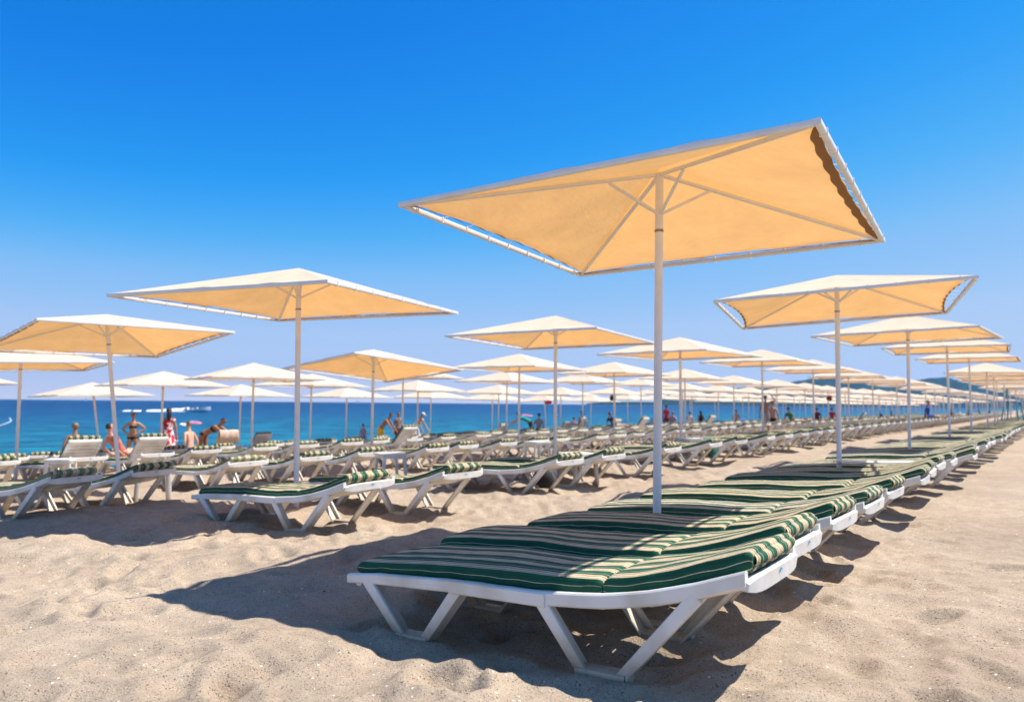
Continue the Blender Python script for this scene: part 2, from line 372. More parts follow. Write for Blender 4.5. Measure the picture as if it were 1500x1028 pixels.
def rail_into(b, y, far=False):
    n = 22 if not far else 8
    ss = np.linspace(-1.47, .62, n)
    th = .036
    vs = []; fs = []
    for s_ in ss:
        lo = float(np.interp(s_, RS, [a for _, a, _ in RAIL])); hi = rail_top(s_)
        c = .007
        vs += [(s_, y-th/2, lo+c), (s_, y-th/2, hi-c), (s_, y-th/2+c, hi), (s_, y+th/2-c, hi), (s_, y+th/2, hi-c), (s_, y+th/2, lo+c), (s_, y+th/2-c, lo), (s_, y-th/2+c, lo)]
    for i in range(n-1):
        for j in range(8): fs.append((i*8+j, i*8+(j+1) % 8, (i+1)*8+(j+1) % 8, (i+1)*8+j))
    fs += [tuple(range(8)), tuple(reversed(range((n-1)*8, n*8)))]
    b.add(vs, fs)
def leg_into(b, y, which, far=False):
    sgn = -1 if y < 0 else 1
    if which == 1: a, bb, c, d = (-1.325, .272), (-1.09, .03), (-.96, .03), (-.745, .292)
    else: a, bb, c, d = (-.27, .29), (-.075, .03), (.085, .03), (.42, .385)
    def face(w, t, yo): return [(p, q) for p, q in rrect(t, w, min(t, w)*.22 if not far else .001, 2 if not far else 1)], y + sgn*yo
    for p, q, out in ((a, bb, 1), (d, c, -1)):
        dx, dz = q[0]-p[0], q[1]-p[1]; l = math.hypot(dx, dz); nx_, nz_ = -dz/l*out, dx/l*out       # points away from the middle of the V
        sec, yy = face(.05, .022, .006); p0_, q0_ = p, q; p = (p[0]-nx_*.012, p[1]-nz_*.012); q = (q[0]-nx_*.012, q[1]-nz_*.012)
        b.sweep([(p[0], yy, p[1]), (q[0], yy, q[1])], sec, scale=[1.12, .92])
        # flange folded inwards along the outer edge of the strut
        p, q = p0_, q0_; off = -.026
        b.sweep([(p[0]+nx_*off, y-sgn*.04, p[1]+nz_*off), (q[0]+nx_*off, y-sgn*.04, q[1]+nz_*off)], rrect(.078, .013, .004 if not far else .001, 1), scale=[1.1, .95])
    b.sweep([(bb[0]-.034, y-sgn*.02, .018), (c[0]+.034, y-sgn*.02, .018)], rrect(.092, .04, .008, 2) if not far else rrect(.09, .04, .001, 1))
    if not far and which == 2:
        b.lathe((c[0]+.036, y, .024), [(.012, 0), (.026, .002), (.026, .014), (.014, .018)], 16, 0, Matrix.Rotation(R(90), 3, 'Y'))
    # web joining the two V legs under the rail
    if which == 2: b.sweep([(-.775, y+sgn*.012, .292), (-.25, y+sgn*.012, .289)], rrect(.03, .06, .006, 1))
def board_into(b, far=False):        # curved board closing the head end
    n = 12 if not far else 4
    ps = []
    for k in range(n+1):
        t = -1+2*k/n; ps.append((.62 + .02*(1-abs(t)**4), t*(HW+.006), .0))
    top = rail_top(.62)
    vs = []; fs = []
    for x, y, _ in ps:
        e = .5*(abs(y)/HW)**6*.03
        vs += [(x-.03, y, top-.088+e), (x-.03, y, top-.028-e), (x-.004, y, top-.022-e), (x+.012, y, top-.03-e), (x+.006, y, top-.092+e)]
    m_ = 5
    for i in range(n):
        for j in range(m_): fs.append((i*m_+j, i*m_+(j+1) % m_, (i+1)*m_+(j+1) % m_, (i+1)*m_+j))
    fs += [tuple(range(m_)), tuple(reversed(range(n*m_, n*m_+m_)))]
    b.add(vs, fs)
def tilt_back(p, ang):               # swing the back section up about the fold at s = 0
    if ang == 0 or p[0] < 0: return p
    x, y, z = p; zc = .34; f = min(1, x/.06)
    a = ang*f; dx, dz = x, z-zc
    return (dx*math.cos(a)-dz*math.sin(a), y, zc+dx*math.sin(a)+dz*math.cos(a))
def deck_into(b, lo, hi, ang, far=False):
    n = max(2, int((hi-lo)/(.075 if not far else .2)))
    for k in range(n):
        s0 = lo+(hi-lo)*k/n+.006; s1 = lo+(hi-lo)*(k+1)/n-.006
        vs = []
        for s_ in (s0, s1):
            for y in (-HW+.02, HW-.02):
                for dz in ((-.03, -.012) if not ang else (-.056, -.036)): vs.append(tilt_back((s_, y, rail_top(s_)+dz), ang))
        b.add(vs, [(0, 1, 3, 2), (4, 6, 7, 5), (0, 4, 5, 1), (2, 3, 7, 6), (0, 2, 6, 4), (1, 5, 7, 3)])
    if ang and not far:               # side bars of the raised back
        for y in (-HW+.05, HW-.05):
            b.sweep([tilt_back((s_, y, rail_top(s_)-.055), ang) for s_ in (.08, .3, .58)], rrect(.03, .03, .006, 1))
    if ang: 
        b.sweep([tilt_back((.605, y, rail_top(.62)-.045), ang) for y in (-HW+.03, HW-.03)], rrect(.05, .06, .01, 2), (1, 0, 0))

def cushion_into(b, ang, seed, far=False, lo=-1.275, hi=.59, parts=((-1.455, -.002), (.002, .62))):
    rs = random.Random(seed); W = .59; T = .082
    ph = [rs.uniform(0, 6.28) for _ in range(6)]
    for pa, pb in parts:
        n = 22 if not far else 5
        # superellipse cross-section, unrolled so that the stripes run lengthwise on top and on the sides
        k = 28 if not far else 8
        if far:
            sec = [(-1, -1), (-1, .7), (-.9, 1), (-.3, 1), (0, 1), (.3, 1), (.9, 1), (1, .7), (1, -1), (0, -1)]
        else:
            sec = [(-.93, -.92), (-.985, -.6), (-1, -.1), (-.985, .45), (-.95, .8)] + [(q, 1-.12*(abs(q) > .85)) for q in np.linspace(-.88, .88, 19)] + [(.95, .8), (.985, .45), (1, -.1), (.985, -.6), (.93, -.92), (.5, -1), (0, -1), (-.5, -1)]
        arc = []
        for a_, b_ in sec: arc.append(a_*W/2 + (math.copysign(1, a_)*(1-b_)*T/2*.95 if abs(a_) > .93 else 0))
        rows = []
        ss = []
        for i in range(n+1):
            t = i/n; t = .5-.5*math.cos(math.pi*t) if not far else t
            ss.append(pa+(pb-pa)*t)
        base0 = len(b.v); vs = []
        for i, s_ in enumerate(ss):
            e = min(s_-pa, pb-s_)/.035; sh = 1 if e >= 1 or far else (max(0, 1-(1-e)**2.5))**.5*.5+.5
            for j, (a_, b_) in enumerate(sec):
                wy = W/2*(1-.018*(1-min(1, e)))*(1+ (0 if far else .008*math.sin(9*s_+ph[0])+.005*math.sin(23*s_+ph[1])))
                puff = 0 if far else .010*math.cos(a_*math.pi/2) + .005*math.sin(4.5*s_+ph[2]+a_*1.2)+.0022*math.sin(11*s_+a_*2+ph[3])+.0012*math.sin(31*s_-a_*4+ph[5])
                z = rail_top(s_) - .024 + T/2 + b_*T/2*sh + (puff + .009*max(0, min(1, (s_-.3)/.25)) if b_ > 0 else 0)
                if not far and abs(a_) > .9: z += .004*math.sin(31*s_+ph[4])*(1-abs(b_))
                p = tilt_back((s_, a_*wy, z), ang)
                vs.append(p)
        K = len(sec); fs = []
        for i in range(n):
            for j in range(K): fs.append((i*K+j, (i+1)*K+j, (i+1)*K+(j+1) % K, i*K+(j+1) % K))
        fs += [tuple(range(K)), tuple(reversed(range(n*K, n*K+K)))]
        # end caps get their own rounded ring so the stripes wrap over the end
        b.add(vs, fs)
        for i, s_ in enumerate(ss):
            for j in range(K): b.uv[base0+i*K+j] = (abs(arc[j])-.287+10*.118, s_)
        if not far:      # end faces: the stripes run on over the rounded end
            for row, sg in ((0, -1), (n, 1)):
                s0 = ss[row]; top_ = [base0+row*K+5+j for j in range(19)]; cv0 = len(b.v); grid = []
                zb_ = b.v[base0+row*K+2*0+0]
                lowp = Vector(b.v[base0+row*K+K-2])
                for j in range(19):
                    pt_ = Vector(b.v[top_[j]]); frac = abs(j-9)/9
                    bot = Vector((lowp.x, pt_.y*1.03, lowp.z + .012*frac**4)); ax = Vector((math.cos(ang if sg > 0 else 0), 0, math.sin(ang if sg > 0 else 0)))*sg
                    for q in range(6):
                        f_ = q/5; g_ = math.sin(math.pi*f_)**.6
                        if pt_.y and abs(f_-.5) < .11: g_ *= .93
                        grid.append(pt_.lerp(bot, f_) + ax*(.026*g_*(1-.5*frac**6)+.001) + Vector((0, math.copysign(.012, pt_.y)*g_*frac**4, 0)))
                b.add(grid, [(j*6+q, j*6+q+1, (j+1)*6+q+1, (j+1)*6+q) for j in range(18) for q in range(5)])
                for j in range(19):
                    for q in range(6): b.uv[cv0+j*6+q] = (b.uv_at(top_[j]) if False else abs(sec[5+j][0]*W/2)-.287+10*.118, s0+q*.02)
    return b

def make_lounger(ang=0, stripe='stripe', seed=1, cushion=True):
    root = empty('sun_lounger')
    b = MB()
    for y in (-HW, HW): rail_into(b, y)
    for s_ in (-1.42, -.72, .0): b.sweep([(s_, -HW+.0175, rail_top(s_)-.045), (s_, HW-.0175, rail_top(s_)-.045)], rrect(.04, .04, .006, 1), (1, 0, 0))
    b.build('frame', M['plastic'], root)
    for wh in (1, 2):
        for y in (-HW, HW):
            b = MB(); leg_into(b, y, wh); b.build('leg', M['plastic'], root)
    b = MB(); board_into(b); hb = b.build('head_board', M['plastic'], root)
    # little printed emblem: a curling wave over a line of script
    b = MB(); x0 = .62+.02+.0135; top = rail_top(.62)
    def dec(pts, mi):
        n = len(pts); vs = [(x0-.0002*(abs(p[0]-.02)*4)**2, p[0], top-.062+p[1]) for p in pts]; b.add(vs, [tuple(range(n))], mi)
    arcp = [(.0+.022*math.cos(a), .003+.02*math.sin(a)) for a in np.linspace(.3, 2.7, 9)]
    inn = [(.004+.018*math.cos(a), -.002+.016*math.sin(a)) for a in np.linspace(2.7, .5, 9)]
    dec(arcp+inn, 0)
    for q in range(6):
        yb = -.006+q*.0095
        dec([(yb, -.018), (yb+.0025, -.018), (yb+.0055, -.006-(q % 2)*.003), (yb+.003, -.006-(q % 2)*.003)], 1)
        dec([(yb+.003, -.0185), (yb+.009, -.0185), (yb+.009, -.0165), (yb+.003, -.0165)], 1)
    b.build('emblem', [M['logo'], M['logo_pale']], hb, smooth=False)
    b = MB(); deck_into(b, -1.45, -.02, 0); b.build('seat_slats', M['plastic'], root)
    b = MB(); deck_into(b, .03, .59, ang)
    if not ang: b.sweep([(s_, 0, rail_top(s_)-.058) for s_ in (.22, .33, .44, .55, .615)], rrect(2*HW-.04, .022, .008, 2))
    b.build('backrest', M['plastic'], root)
    if cushion:
        b = MB(); cushion_into(b, ang, seed, parts=((-1.455, -.003),)); b.build('seat_cushion', M[stripe], root)
        b = MB(); cushion_into(b, ang, seed+50, parts=((.003, .63),)); b.build('back_cushion', M[stripe], root)
    return root
def far_lounger_into(b, ang=0):
    for y in (-HW, HW):
        rail_into(b, y, True)
        leg_into(b, y, 1, True); leg_into(b, y, 2, True)
    board_into(b, True); deck_into(b, .03, .59, ang, True)
    n0 = len(b.f); cushion_into(b, ang, 3, True)
    for k in range(n0, len(b.f)): b.m[k] = 1

protos = {'flat': make_lounger(0, 'stripe', 1), 'flat2': make_lounger(0, 'stripe', 9), 'flat3': make_lounger(0, 'stripe', 17), 'flat4': make_lounger(0, 'stripe_worn', 29), 'khaki': make_lounger(0, 'stripe_faded', 4), 'raised': make_lounger(R(33), 'stripe', 5)}
b = MB(); far_lounger_into(b); far_me = b.mesh('sun_lounger', [M['plastic'], M['stripe']])
b = MB(); far_lounger_into(b, R(36)); far_up = b.mesh('sun_lounger', [M['plastic'], M['stripe']])
LG = 'sun loungers set out in rows along the beach'
used = set(); feet = []
def put_lounger(x, y, yaw, kind, label, near=True, dz=0):
    """x, y: ground under the middle of the head-end legs."""
    z = gz(x, y) + dz
    if near:
        o = protos[kind] if kind not in used else copy_tree(protos[kind]); used.add(kind)
    else:
        o = bpy.data.objects.new('sun_lounger', far_up if kind == 'raised' else far_me); col.objects.link(o)
    if near:
        for ch in o.children:                              # cushions never lie quite straight
            if 'cushion' in ch.name and count > 0: ch.location = (random.uniform(-.02, .015), random.uniform(-.022, .022), 0); ch.rotation_euler = (0, 0, random.uniform(-.02, .02))
    o.location = (x, y, z-.012); l1 = gz(x-1.02*math.cos(yaw), y+1.02*math.sin(yaw)); pitch = math.atan((z-dz-l1)/1.02)
    o.rotation_euler = (random.uniform(-.012, .012) if count else 0, -pitch + (random.uniform(-.01, .01) if count else 0), -yaw)
    if y < 16: feet.append((x, y, yaw))
    tag(o, label, 'sun lounger', LG)
    o.name = 'sun_lounger'
    return o
def near_foot(px, py, g, yaw):      # centre of the leg pair from the near foot seen at a point of the photograph
    d = rt*((px-750)/F) + up*((514-py)/F) - bk
    x, y = d.x*(g-CAM_H)/d.z, d.y*(g-CAM_H)/d.z
    return x + HW*math.sin(yaw), y + HW*math.cos(yaw)
ROWN = ['front', 'second', 'third', 'fourth', 'fifth', 'sixth']
rows = {k: [] for k in range(6)}
# front row: near foot tips at u, v = 2.75
yawF = R(35)
fu = [2.62, 3.52, 4.42, 5.3, 6.3, 7.45, 8.5]
while fu[-1] < 70: fu.append(fu[-1] + random.choice([.92, .98, 1.02, 1.1, 1.3, 1.5]))
for i, u in enumerate(fu):
    x, y = uv(u, 3.1)
    ya = yawF + (0 if i == 0 else random.uniform(-R(2.5), R(2.5)))
    if i > 2: x += random.uniform(-.09, .09); y += random.uniform(-.07, .07)
    x += 1.46*math.cos(ya) + HW*math.sin(ya); y += -1.46*math.sin(ya) + HW*math.cos(ya)
    if i == 0: x, y = near_foot(880, 988, 0, ya)
    rows[0].append((u, x, y, ya, ('flat', 'flat2', 'flat3', 'flat4')[i % 4] if i < 4 else random.choice(['flat', 'flat2', 'flat3', 'flat4'])))
# second row, paired, then denser
u2 = [4.5, 5.84, 8.0, 9.18, 11.2, 13.1, 14.45, 16.4, 17.7, 19.1, 20.6]
while u2[-1] < 78: u2.append(u2[-1] + random.choice([1.15, 1.25, 1.35, 1.5]))
yawR = R(35)
for i, u in enumerate(u2):
    ya = yawR + random.uniform(-R(3), R(3)); x, y = uv(u, 5.72)
    if i < 5: ya = R([31, 34, 35, 36, 35][i])
    rows[1].append((u, x + HW*math.sin(ya), y + HW*math.cos(ya), ya, 'flat' if i % 3 else 'flat2'))
def more(k, v, us, start, kinds={}, vv={}, stop=66, steps=(1.05, 1.15, 1.25, 1.35, 1.7)):
    us = list(us)
    while us[-1] < stop: us.append(us[-1] + random.choice(steps))
    for i, u in enumerate(us):
        ya = yawR + random.uniform(-R(4), R(4)); x, y = uv(u, vv.get(i, v + random.uniform(-.15, .15)))
        if i in vv: ya = R(20)
        kd = kinds.get(i) or ('raised' if random.random() < .03 else random.choice(['flat', 'flat2', 'flat', 'khaki']))
        rows[k].append((u, x + HW*math.sin(ya), y + HW*math.cos(ya), ya, kd))
more(2, 10.45, [3.5, 4.42, 6.5, 7.75, 8.95, 10.7, 11.9], 0, {0: 'khaki', 1: 'flat', 2: 'khaki', 3: 'flat', 4: 'flat2'}, {0: 9.35, 1: 9.4})
more(3, 15.0, [2.3, 3.4, 4.9, 6.35, 7.6, 8.8, 10.1, 11.3], 0, {2: 'flat', 3: 'flat', 4: 'flat', 5: 'flat'})
more(4, 18.8, [1.5, 2.7, 4.0, 5.3, 6.5, 7.7, 8.9, 10.2], 0, {5: 'flat'})
more(5, 22.4, [1.0, 2.2, 3.6, 4.9, 6.2, 7.4, 8.6, 10.0], 0, {})
front_words = ['nearest green striped sun lounger with the emblem on its head board', 'second green striped sun lounger from the front of the nearest row',
               'third striped sun lounger of the nearest row, right in front of the tall pole', 'fourth striped sun lounger of the nearest row, just behind the tall pole']
second_words = ['sun lounger with dark green cushion alone on open sand under the left big umbrella', 'sun lounger right of the left big umbrella pole, cushion dark green and cream']
third_words = ['pale khaki cushioned sun lounger at the left edge, nearest the sand path', 'green cushioned sun lounger in front of the leaning umbrella pole at left']
for px, k in ((128, 3), (214, 3), (372, 5), (335, 5), (850, 4), (905, 4)):      # backrests left raised
    tx, ty = row_point(px, (0, 0, 10, 14.6, 18.4, 22)[k]); j = min(range(len(rows[k])), key=lambda q: math.hypot(rows[k][q][1]-tx, rows[k][q][2]-ty))
    rows[k][j] = rows[k][j][:4] + ('raised',)
count = 0; stuff = MB(); stuff_at = []
for k in range(6):
    lst = sorted(rows[k])
    for i, (u, x, y, ya, kd) in enumerate(lst):
        t = x/y
        if t < -.80 or y < 1: continue
        d = math.hypot(x, y)
        if count >= 296 or u > (70, 66, 62, 56, 52, 50)[k]:
            stuff_at.append((x, y, ya)); continue
        near = d < 27
        what = {'flat': 'green striped sun lounger', 'flat2': 'green striped sun lounger', 'flat3': 'green striped sun lounger', 'flat4': 'green striped sun lounger', 'khaki': 'faded striped sun lounger' if near else 'striped sun lounger', 'raised': 'upright backed sun lounger'}[kd]
        if k == 0 and i < 4: lb = front_words[i]
        elif k == 1 and i < 2: lb = second_words[i]
        elif k == 2 and i < 2: lb = third_words[i]
        elif d < 36 and i < len(ORD): lb = '%s, %s from left in the %s row from the front' % (what, ORD[i], ROWN[k]) if k < 5 else '%s, %s from left in the row nearest the water' % (what, ORD[i])
        else: lb = 'small %s far along the %s row of loungers' % ('raised sun lounger' if kd == 'raised' else 'blurred sun lounger', ROWN[k])
        put_lounger(x, y, ya, kd, lb, near); count += 1
print('loungers', count, 'stuff', len(stuff_at))
for k in range(6):       # rows run on into the distance
    u = 66 + k
    while u < 110:
        stuff_at.append((*uv(u, (1.4, 5.9, 10.6, 15.2, 19, 22.6)[k]), yawR)); u += 1.3
for x, y, ya in stuff_at:
    Mx = Matrix.Translation((x, y, gz(x, y))) @ Matrix.Rotation(-ya, 4, 'Z')
    b0 = len(stuff.v)
    if b0 == 0: tmp = MB(); far_lounger_into(tmp)
    stuff.v += [tuple(Mx @ Vector(p)) for p in tmp.v]; stuff.f += [tuple(b0+i for i in f) for f in tmp.f]; stuff.m += tmp.m
    for q, c in tmp.uv.items(): stuff.uv[b0+q] = c
if stuff_at:
    tag(stuff.build('distant_loungers', [M['plastic'], M['stripe']]), 'mass of tiny sun loungers at the far end of the rows towards the hills', 'sun loungers', kind='stuff')

# sand piled up and scuffed round the feet
rf = random.Random(3)
for fx, fy, fa in feet:
    for s_ in (0, -1.02):
        for sy in (-HW, HW):
            cx = fx + s_*math.cos(fa) + sy*math.sin(fa); cy = fy - s_*math.sin(fa) + sy*math.cos(fa)
            i0, i1 = np.searchsorted(xs, [cx-.4, cx+.4]); j0, j1 = np.searchsorted(ys, [cy-.4, cy+.4])
            if i1-i0 < 4 or j1-j0 < 4: continue
            px = X[j0:j1, i0:i1]-cx; py = Y[j0:j1, i0:i1]-cy
            a_ = px*math.cos(fa)-py*math.sin(fa); b_ = px*math.sin(fa)+py*math.cos(fa); q = np.exp(-(np.abs(a_/.2)**3+np.abs(b_/.13)**3))
            base = ground(X[j0:j1, i0:i1], Y[j0:j1, i0:i1])
            Z[j0:j1, i0:i1] = Z[j0:j1, i0:i1]*(1-.85*q) + (base+.012)*.85*q + rf.uniform(.004, .016)*np.exp(-((np.hypot(a_/1.5, b_)-.12)/.05)**2)
bpy.data.meshes['sand'].vertices.foreach_set('co', np.stack([X, Y, Z], -1).astype(np.float32).ravel()); bpy.data.meshes['sand'].update()
# ------------------------------------------------------------------ umbrellas
HS = 1.345; RISE = .41; FH = 2.35
COR = [(-HS, -HS), (HS, -HS), (HS, HS), (-HS, HS)]
def canopy_meshes(insets, seed, hems=(.03, .03, .03, .03)):
    rs = random.Random(seed); cm = MB(); hm = MB(); ties = []
    apex = Vector((0, 0, FH+RISE)); NT, NW = 12, 30
    for e in range(4):
        c0 = Vector((*COR[e], FH+.018)); c1 = Vector((*COR[(e+1) % 4], FH+.018)); ins = insets[e]
        nb = 9; ph = rs.uniform(0, 1)
        def edge(w, extra=0.0):
            pos = c0.lerp(c1, w)
            sc = abs(math.sin(math.pi*(w*nb)))           # fabric bows in between the ties
            i_ = (.012 + ins*math.sin(math.pi*w)**.8 + (.014*(1-sc) if False else .009*sc*(ins > .03))) if ins > 0 else -.012
            k = 1-(i_+extra)/HS
            p = apex.lerp(pos, k)
            return p
        base = len(cm.v); vs = []
        for a in range(NT+1):
            t = a/NT
            for c in range(NW+1):
                w_ = c/NW; p = apex.lerp(edge(w_), t)
                sag = .055*math.sin(math.pi*t)*math.sin(math.pi*w_)**.7*t + .008*math.sin(w_*19+seed)*t*math.sin(math.pi*w_) + .004*math.sin(w_*43+t*9)*t*math.sin(math.pi*w_)
                vs.append(p - Vector((0, 0, sag)) + Vector((0, 0, .012*(1-t))))
        if ins <= 0:                                      # wrapped over the rail and hanging a little
            for c in range(NW+1):
                p = edge(c/NW); vs.append(p - Vector((0, 0, .03+.004*math.sin(c*1.7))))
        fs = []
        for a in range(NT + (1 if ins <= 0 else 0)):
            for c in range(NW):
                q = a*(NW+1)+c; fs.append((q, q+1, q+NW+2, q+NW+1))
        cm.add(vs, fs)
        # double hem, scalloped inside
        vs = []; n = 72
        for c in range(n+1):
            w_ = c/n; wd = hems[e] + .009*abs(math.sin(math.pi*w_*nb+ph)) if ins > 0 else .035
            wd *= min(1, w_*12+.2, (1-w_)*12+.2)
            sg = 0.006
            vs += [edge(w_) - Vector((0, 0, sg+.002)), edge(w_, wd) - Vector((0, 0, sg+.022))]
        hm.add(vs, [(2*c, 2*c+1, 2*c+3, 2*c+2) for c in range(n)])
        if ins > 0:
            for q in range(nb):
                w_ = (q+.5)/nb; p = edge(w_); r_ = c0.lerp(c1, min(1, w_+rs.uniform(-.004, .004)))
                lm = MB(); ties.append(lm); lm.tube(p, r_ - Vector((0, 0, .012)), .004, n=5)
                d = (c1-c0).normalized()
                lm.sweep([r_ + Vector((0, 0, .004)), r_ - Vector((0, 0, .04))], [(.006, .021), (-.006, .021), (-.006, -.021), (.006, -.021)], d)
    return cm, hm, ties
def make_umbrella(insets, seed, tied=True):
    root = empty('beach_umbrella')
    b = MB(); b.lathe((0, 0, 0), [(.03, -.4), (.03, FH+RISE-.03), (.02, FH+RISE-.02)], 16); pole = b.build('pole', M['paint'], root)
    b = MB(); b.lathe((0, 0, FH+RISE-.47), [(.0303, 0), (.034, .004), (.034, .016), (.0303, .02)], 16); b.build('collar', M['weld'], pole)
    for e in range(4):
        c0 = Vector((*COR[e], FH)); c1 = Vector((*COR[(e+1) % 4], FH)); d = (c1-c0).normalized()
        b = MB(); b.sweep([c0 - d*.017, c1 - d*.0175], rrect(.034, .034, .006, 2), (0, 0, 1)); b.build('rail', M['paint'], root)
        a = Vector((0, 0, FH+RISE-.035)); dd = (c0-a).normalized()
        b = MB(); b.sweep([a + dd*.03, c0 - dd*.03 - Vector((0, 0, .004))], rrect(.026, .026, .006, 2), dd.cross(Vector((0, 0, 1)))); b.build('rafter', M['paint'], root)
        q = a.lerp(c0, .21); pz = FH+RISE-.33; rd = Vector((c0.x, c0.y, 0)).normalized()
        b = MB(); b.sweep([Vector((0, 0, pz)) + rd*.02, q - Vector((0, 0, .018))], rrect(.022, .022, .005, 1), rd.cross(Vector((0, 0, 1)))); b.build('brace', M['paint'], root)
    cm, hm, ties = canopy_meshes(insets, seed, (.05, .05, .022, .026) if insets[0] == 0 else (.024,)*4)
    cn = cm.build('canopy', M['canopy'], root, angle=25); hm.build('hem', M['hem'], cn)
    for lm in (ties if tied else ()): lm.build('tie', M['cord'], root)
    return root
def far_umbrella_mesh():
    b = MB(); b.lathe((0, 0, 0), [(.03, -.4), (.03, FH+RISE-.03)], 8)
    for e in range(4):
        c0 = Vector((*COR[e], FH)); c1 = Vector((*COR[(e+1) % 4], FH)); d = (c1-c0).normalized()
        b.sweep([c0 - d*.017, c1 - d*.0175], rrect(.034, .034, .001, 1), (0, 0, 1))
    n0 = len(b.f)
    ap = Vector((0, 0, FH+RISE))
    for e in range(4):
        c0 = Vector((*COR[e], FH+.02)); c1 = Vector((*COR[(e+1) % 4], FH+.02)); vs = []
        for a in range(5):
            for c in range(7):
                w_ = c/6; t = a/4; p = ap.lerp(c0.lerp(c1, w_), t*(1-.045*math.sin(math.pi*w_))); p.z -= .05*math.sin(math.pi*t)*math.sin(math.pi*w_); vs.append(p)
        b.add(vs, [(a*7+c, a*7+c+1, a*7+c+8, a*7+c+7) for a in range(4) for c in range(6)], 1)
    return b.mesh('beach_umbrella', [M['paint'], M['canopy']], angle=25)
um = {'a': make_umbrella([0, .035, .03, .05], 3), 'b': make_umbrella([.02, .095, .03, .09], 8), 'c': make_umbrella([.03, .03, .05, .06], 13)}
um['a2'] = make_umbrella([0, .06, .03, .05], 23, False); um['c2'] = make_umbrella([.03, .03, .04, .05], 33, False); pass
um_far = far_umbrella_mesh(); uused = set(); feet = []
UG = 'square shade umbrellas standing in rows along the beach'
def put_umbrella(px, fy, v, yaw, kind, label, lean=(0, 0), h=None, xy=None, ctilt=None):
    x, y = xy if xy else row_point(px, v)
    top = h if h is not None else CAM_H + (hor(px)-fy)*y/F
    zb = top - FH
    lim = gz(x, y)
    # the part of the pole below the sand takes up differences in height; longer poles are scaled
    far = y > 33
    if far: o = bpy.data.objects.new('beach_umbrella', um_far); col.objects.link(o)
    else:
        if y > 15: kind = {'a': 'a2', 'b': 'c2', 'c': 'c2'}[kind]
        o = um[kind] if kind not in uused else copy_tree(um[kind]); uused.add(kind)
    o.name = 'beach_umbrella'
    o.location = (x, y, min(zb, lim+.3))
    o.rotation_euler = (lean[0], lean[1], R(yaw))
    if abs(lean[0])+abs(lean[1]) > 0:   # keep the top where it was, so the foot shifts
        tip = Matrix.Rotation(R(yaw), 3, 'Z') @ Vector((0, 0, 0))
        o.rotation_euler = (Matrix.Rotation(lean[1], 3, 'Y') @ Matrix.Rotation(lean[0], 3, 'X') @ Matrix.Rotation(R(yaw), 3, 'Z')).to_euler()
        off = o.rotation_euler.to_matrix() @ Vector((0, 0, FH)); o.location = (x-off.x, y-off.y, top-off.z)
    if ctilt:      # the frame sits askew on its pole
        c = Vector((0, 0, FH+RISE-.05)); Rz = Matrix.Rotation(R(yaw), 4, 'Z')
        T = Matrix.Translation(c) @ Rz.inverted() @ Matrix.Rotation(ctilt[1], 4, 'Y') @ Matrix.Rotation(ctilt[0], 4, 'X') @ Rz @ Matrix.Translation(-c)
        for ch in o.children:
            if not ch.name.startswith('pole'): ch.matrix_basis = T
    tag(o, label, 'umbrella', UG)
    return o
put_umbrella(967, 300, 2.26, -32.3, 'a', 'largest square shade umbrella, closest, over the front striped loungers', (0, R(.7)), h=2.436, xy=(1.085, 5.5), ctilt=(-.036, -.012))
V = [2.26, 6.95, 11.8, 16.4, 20.1, 24.0]
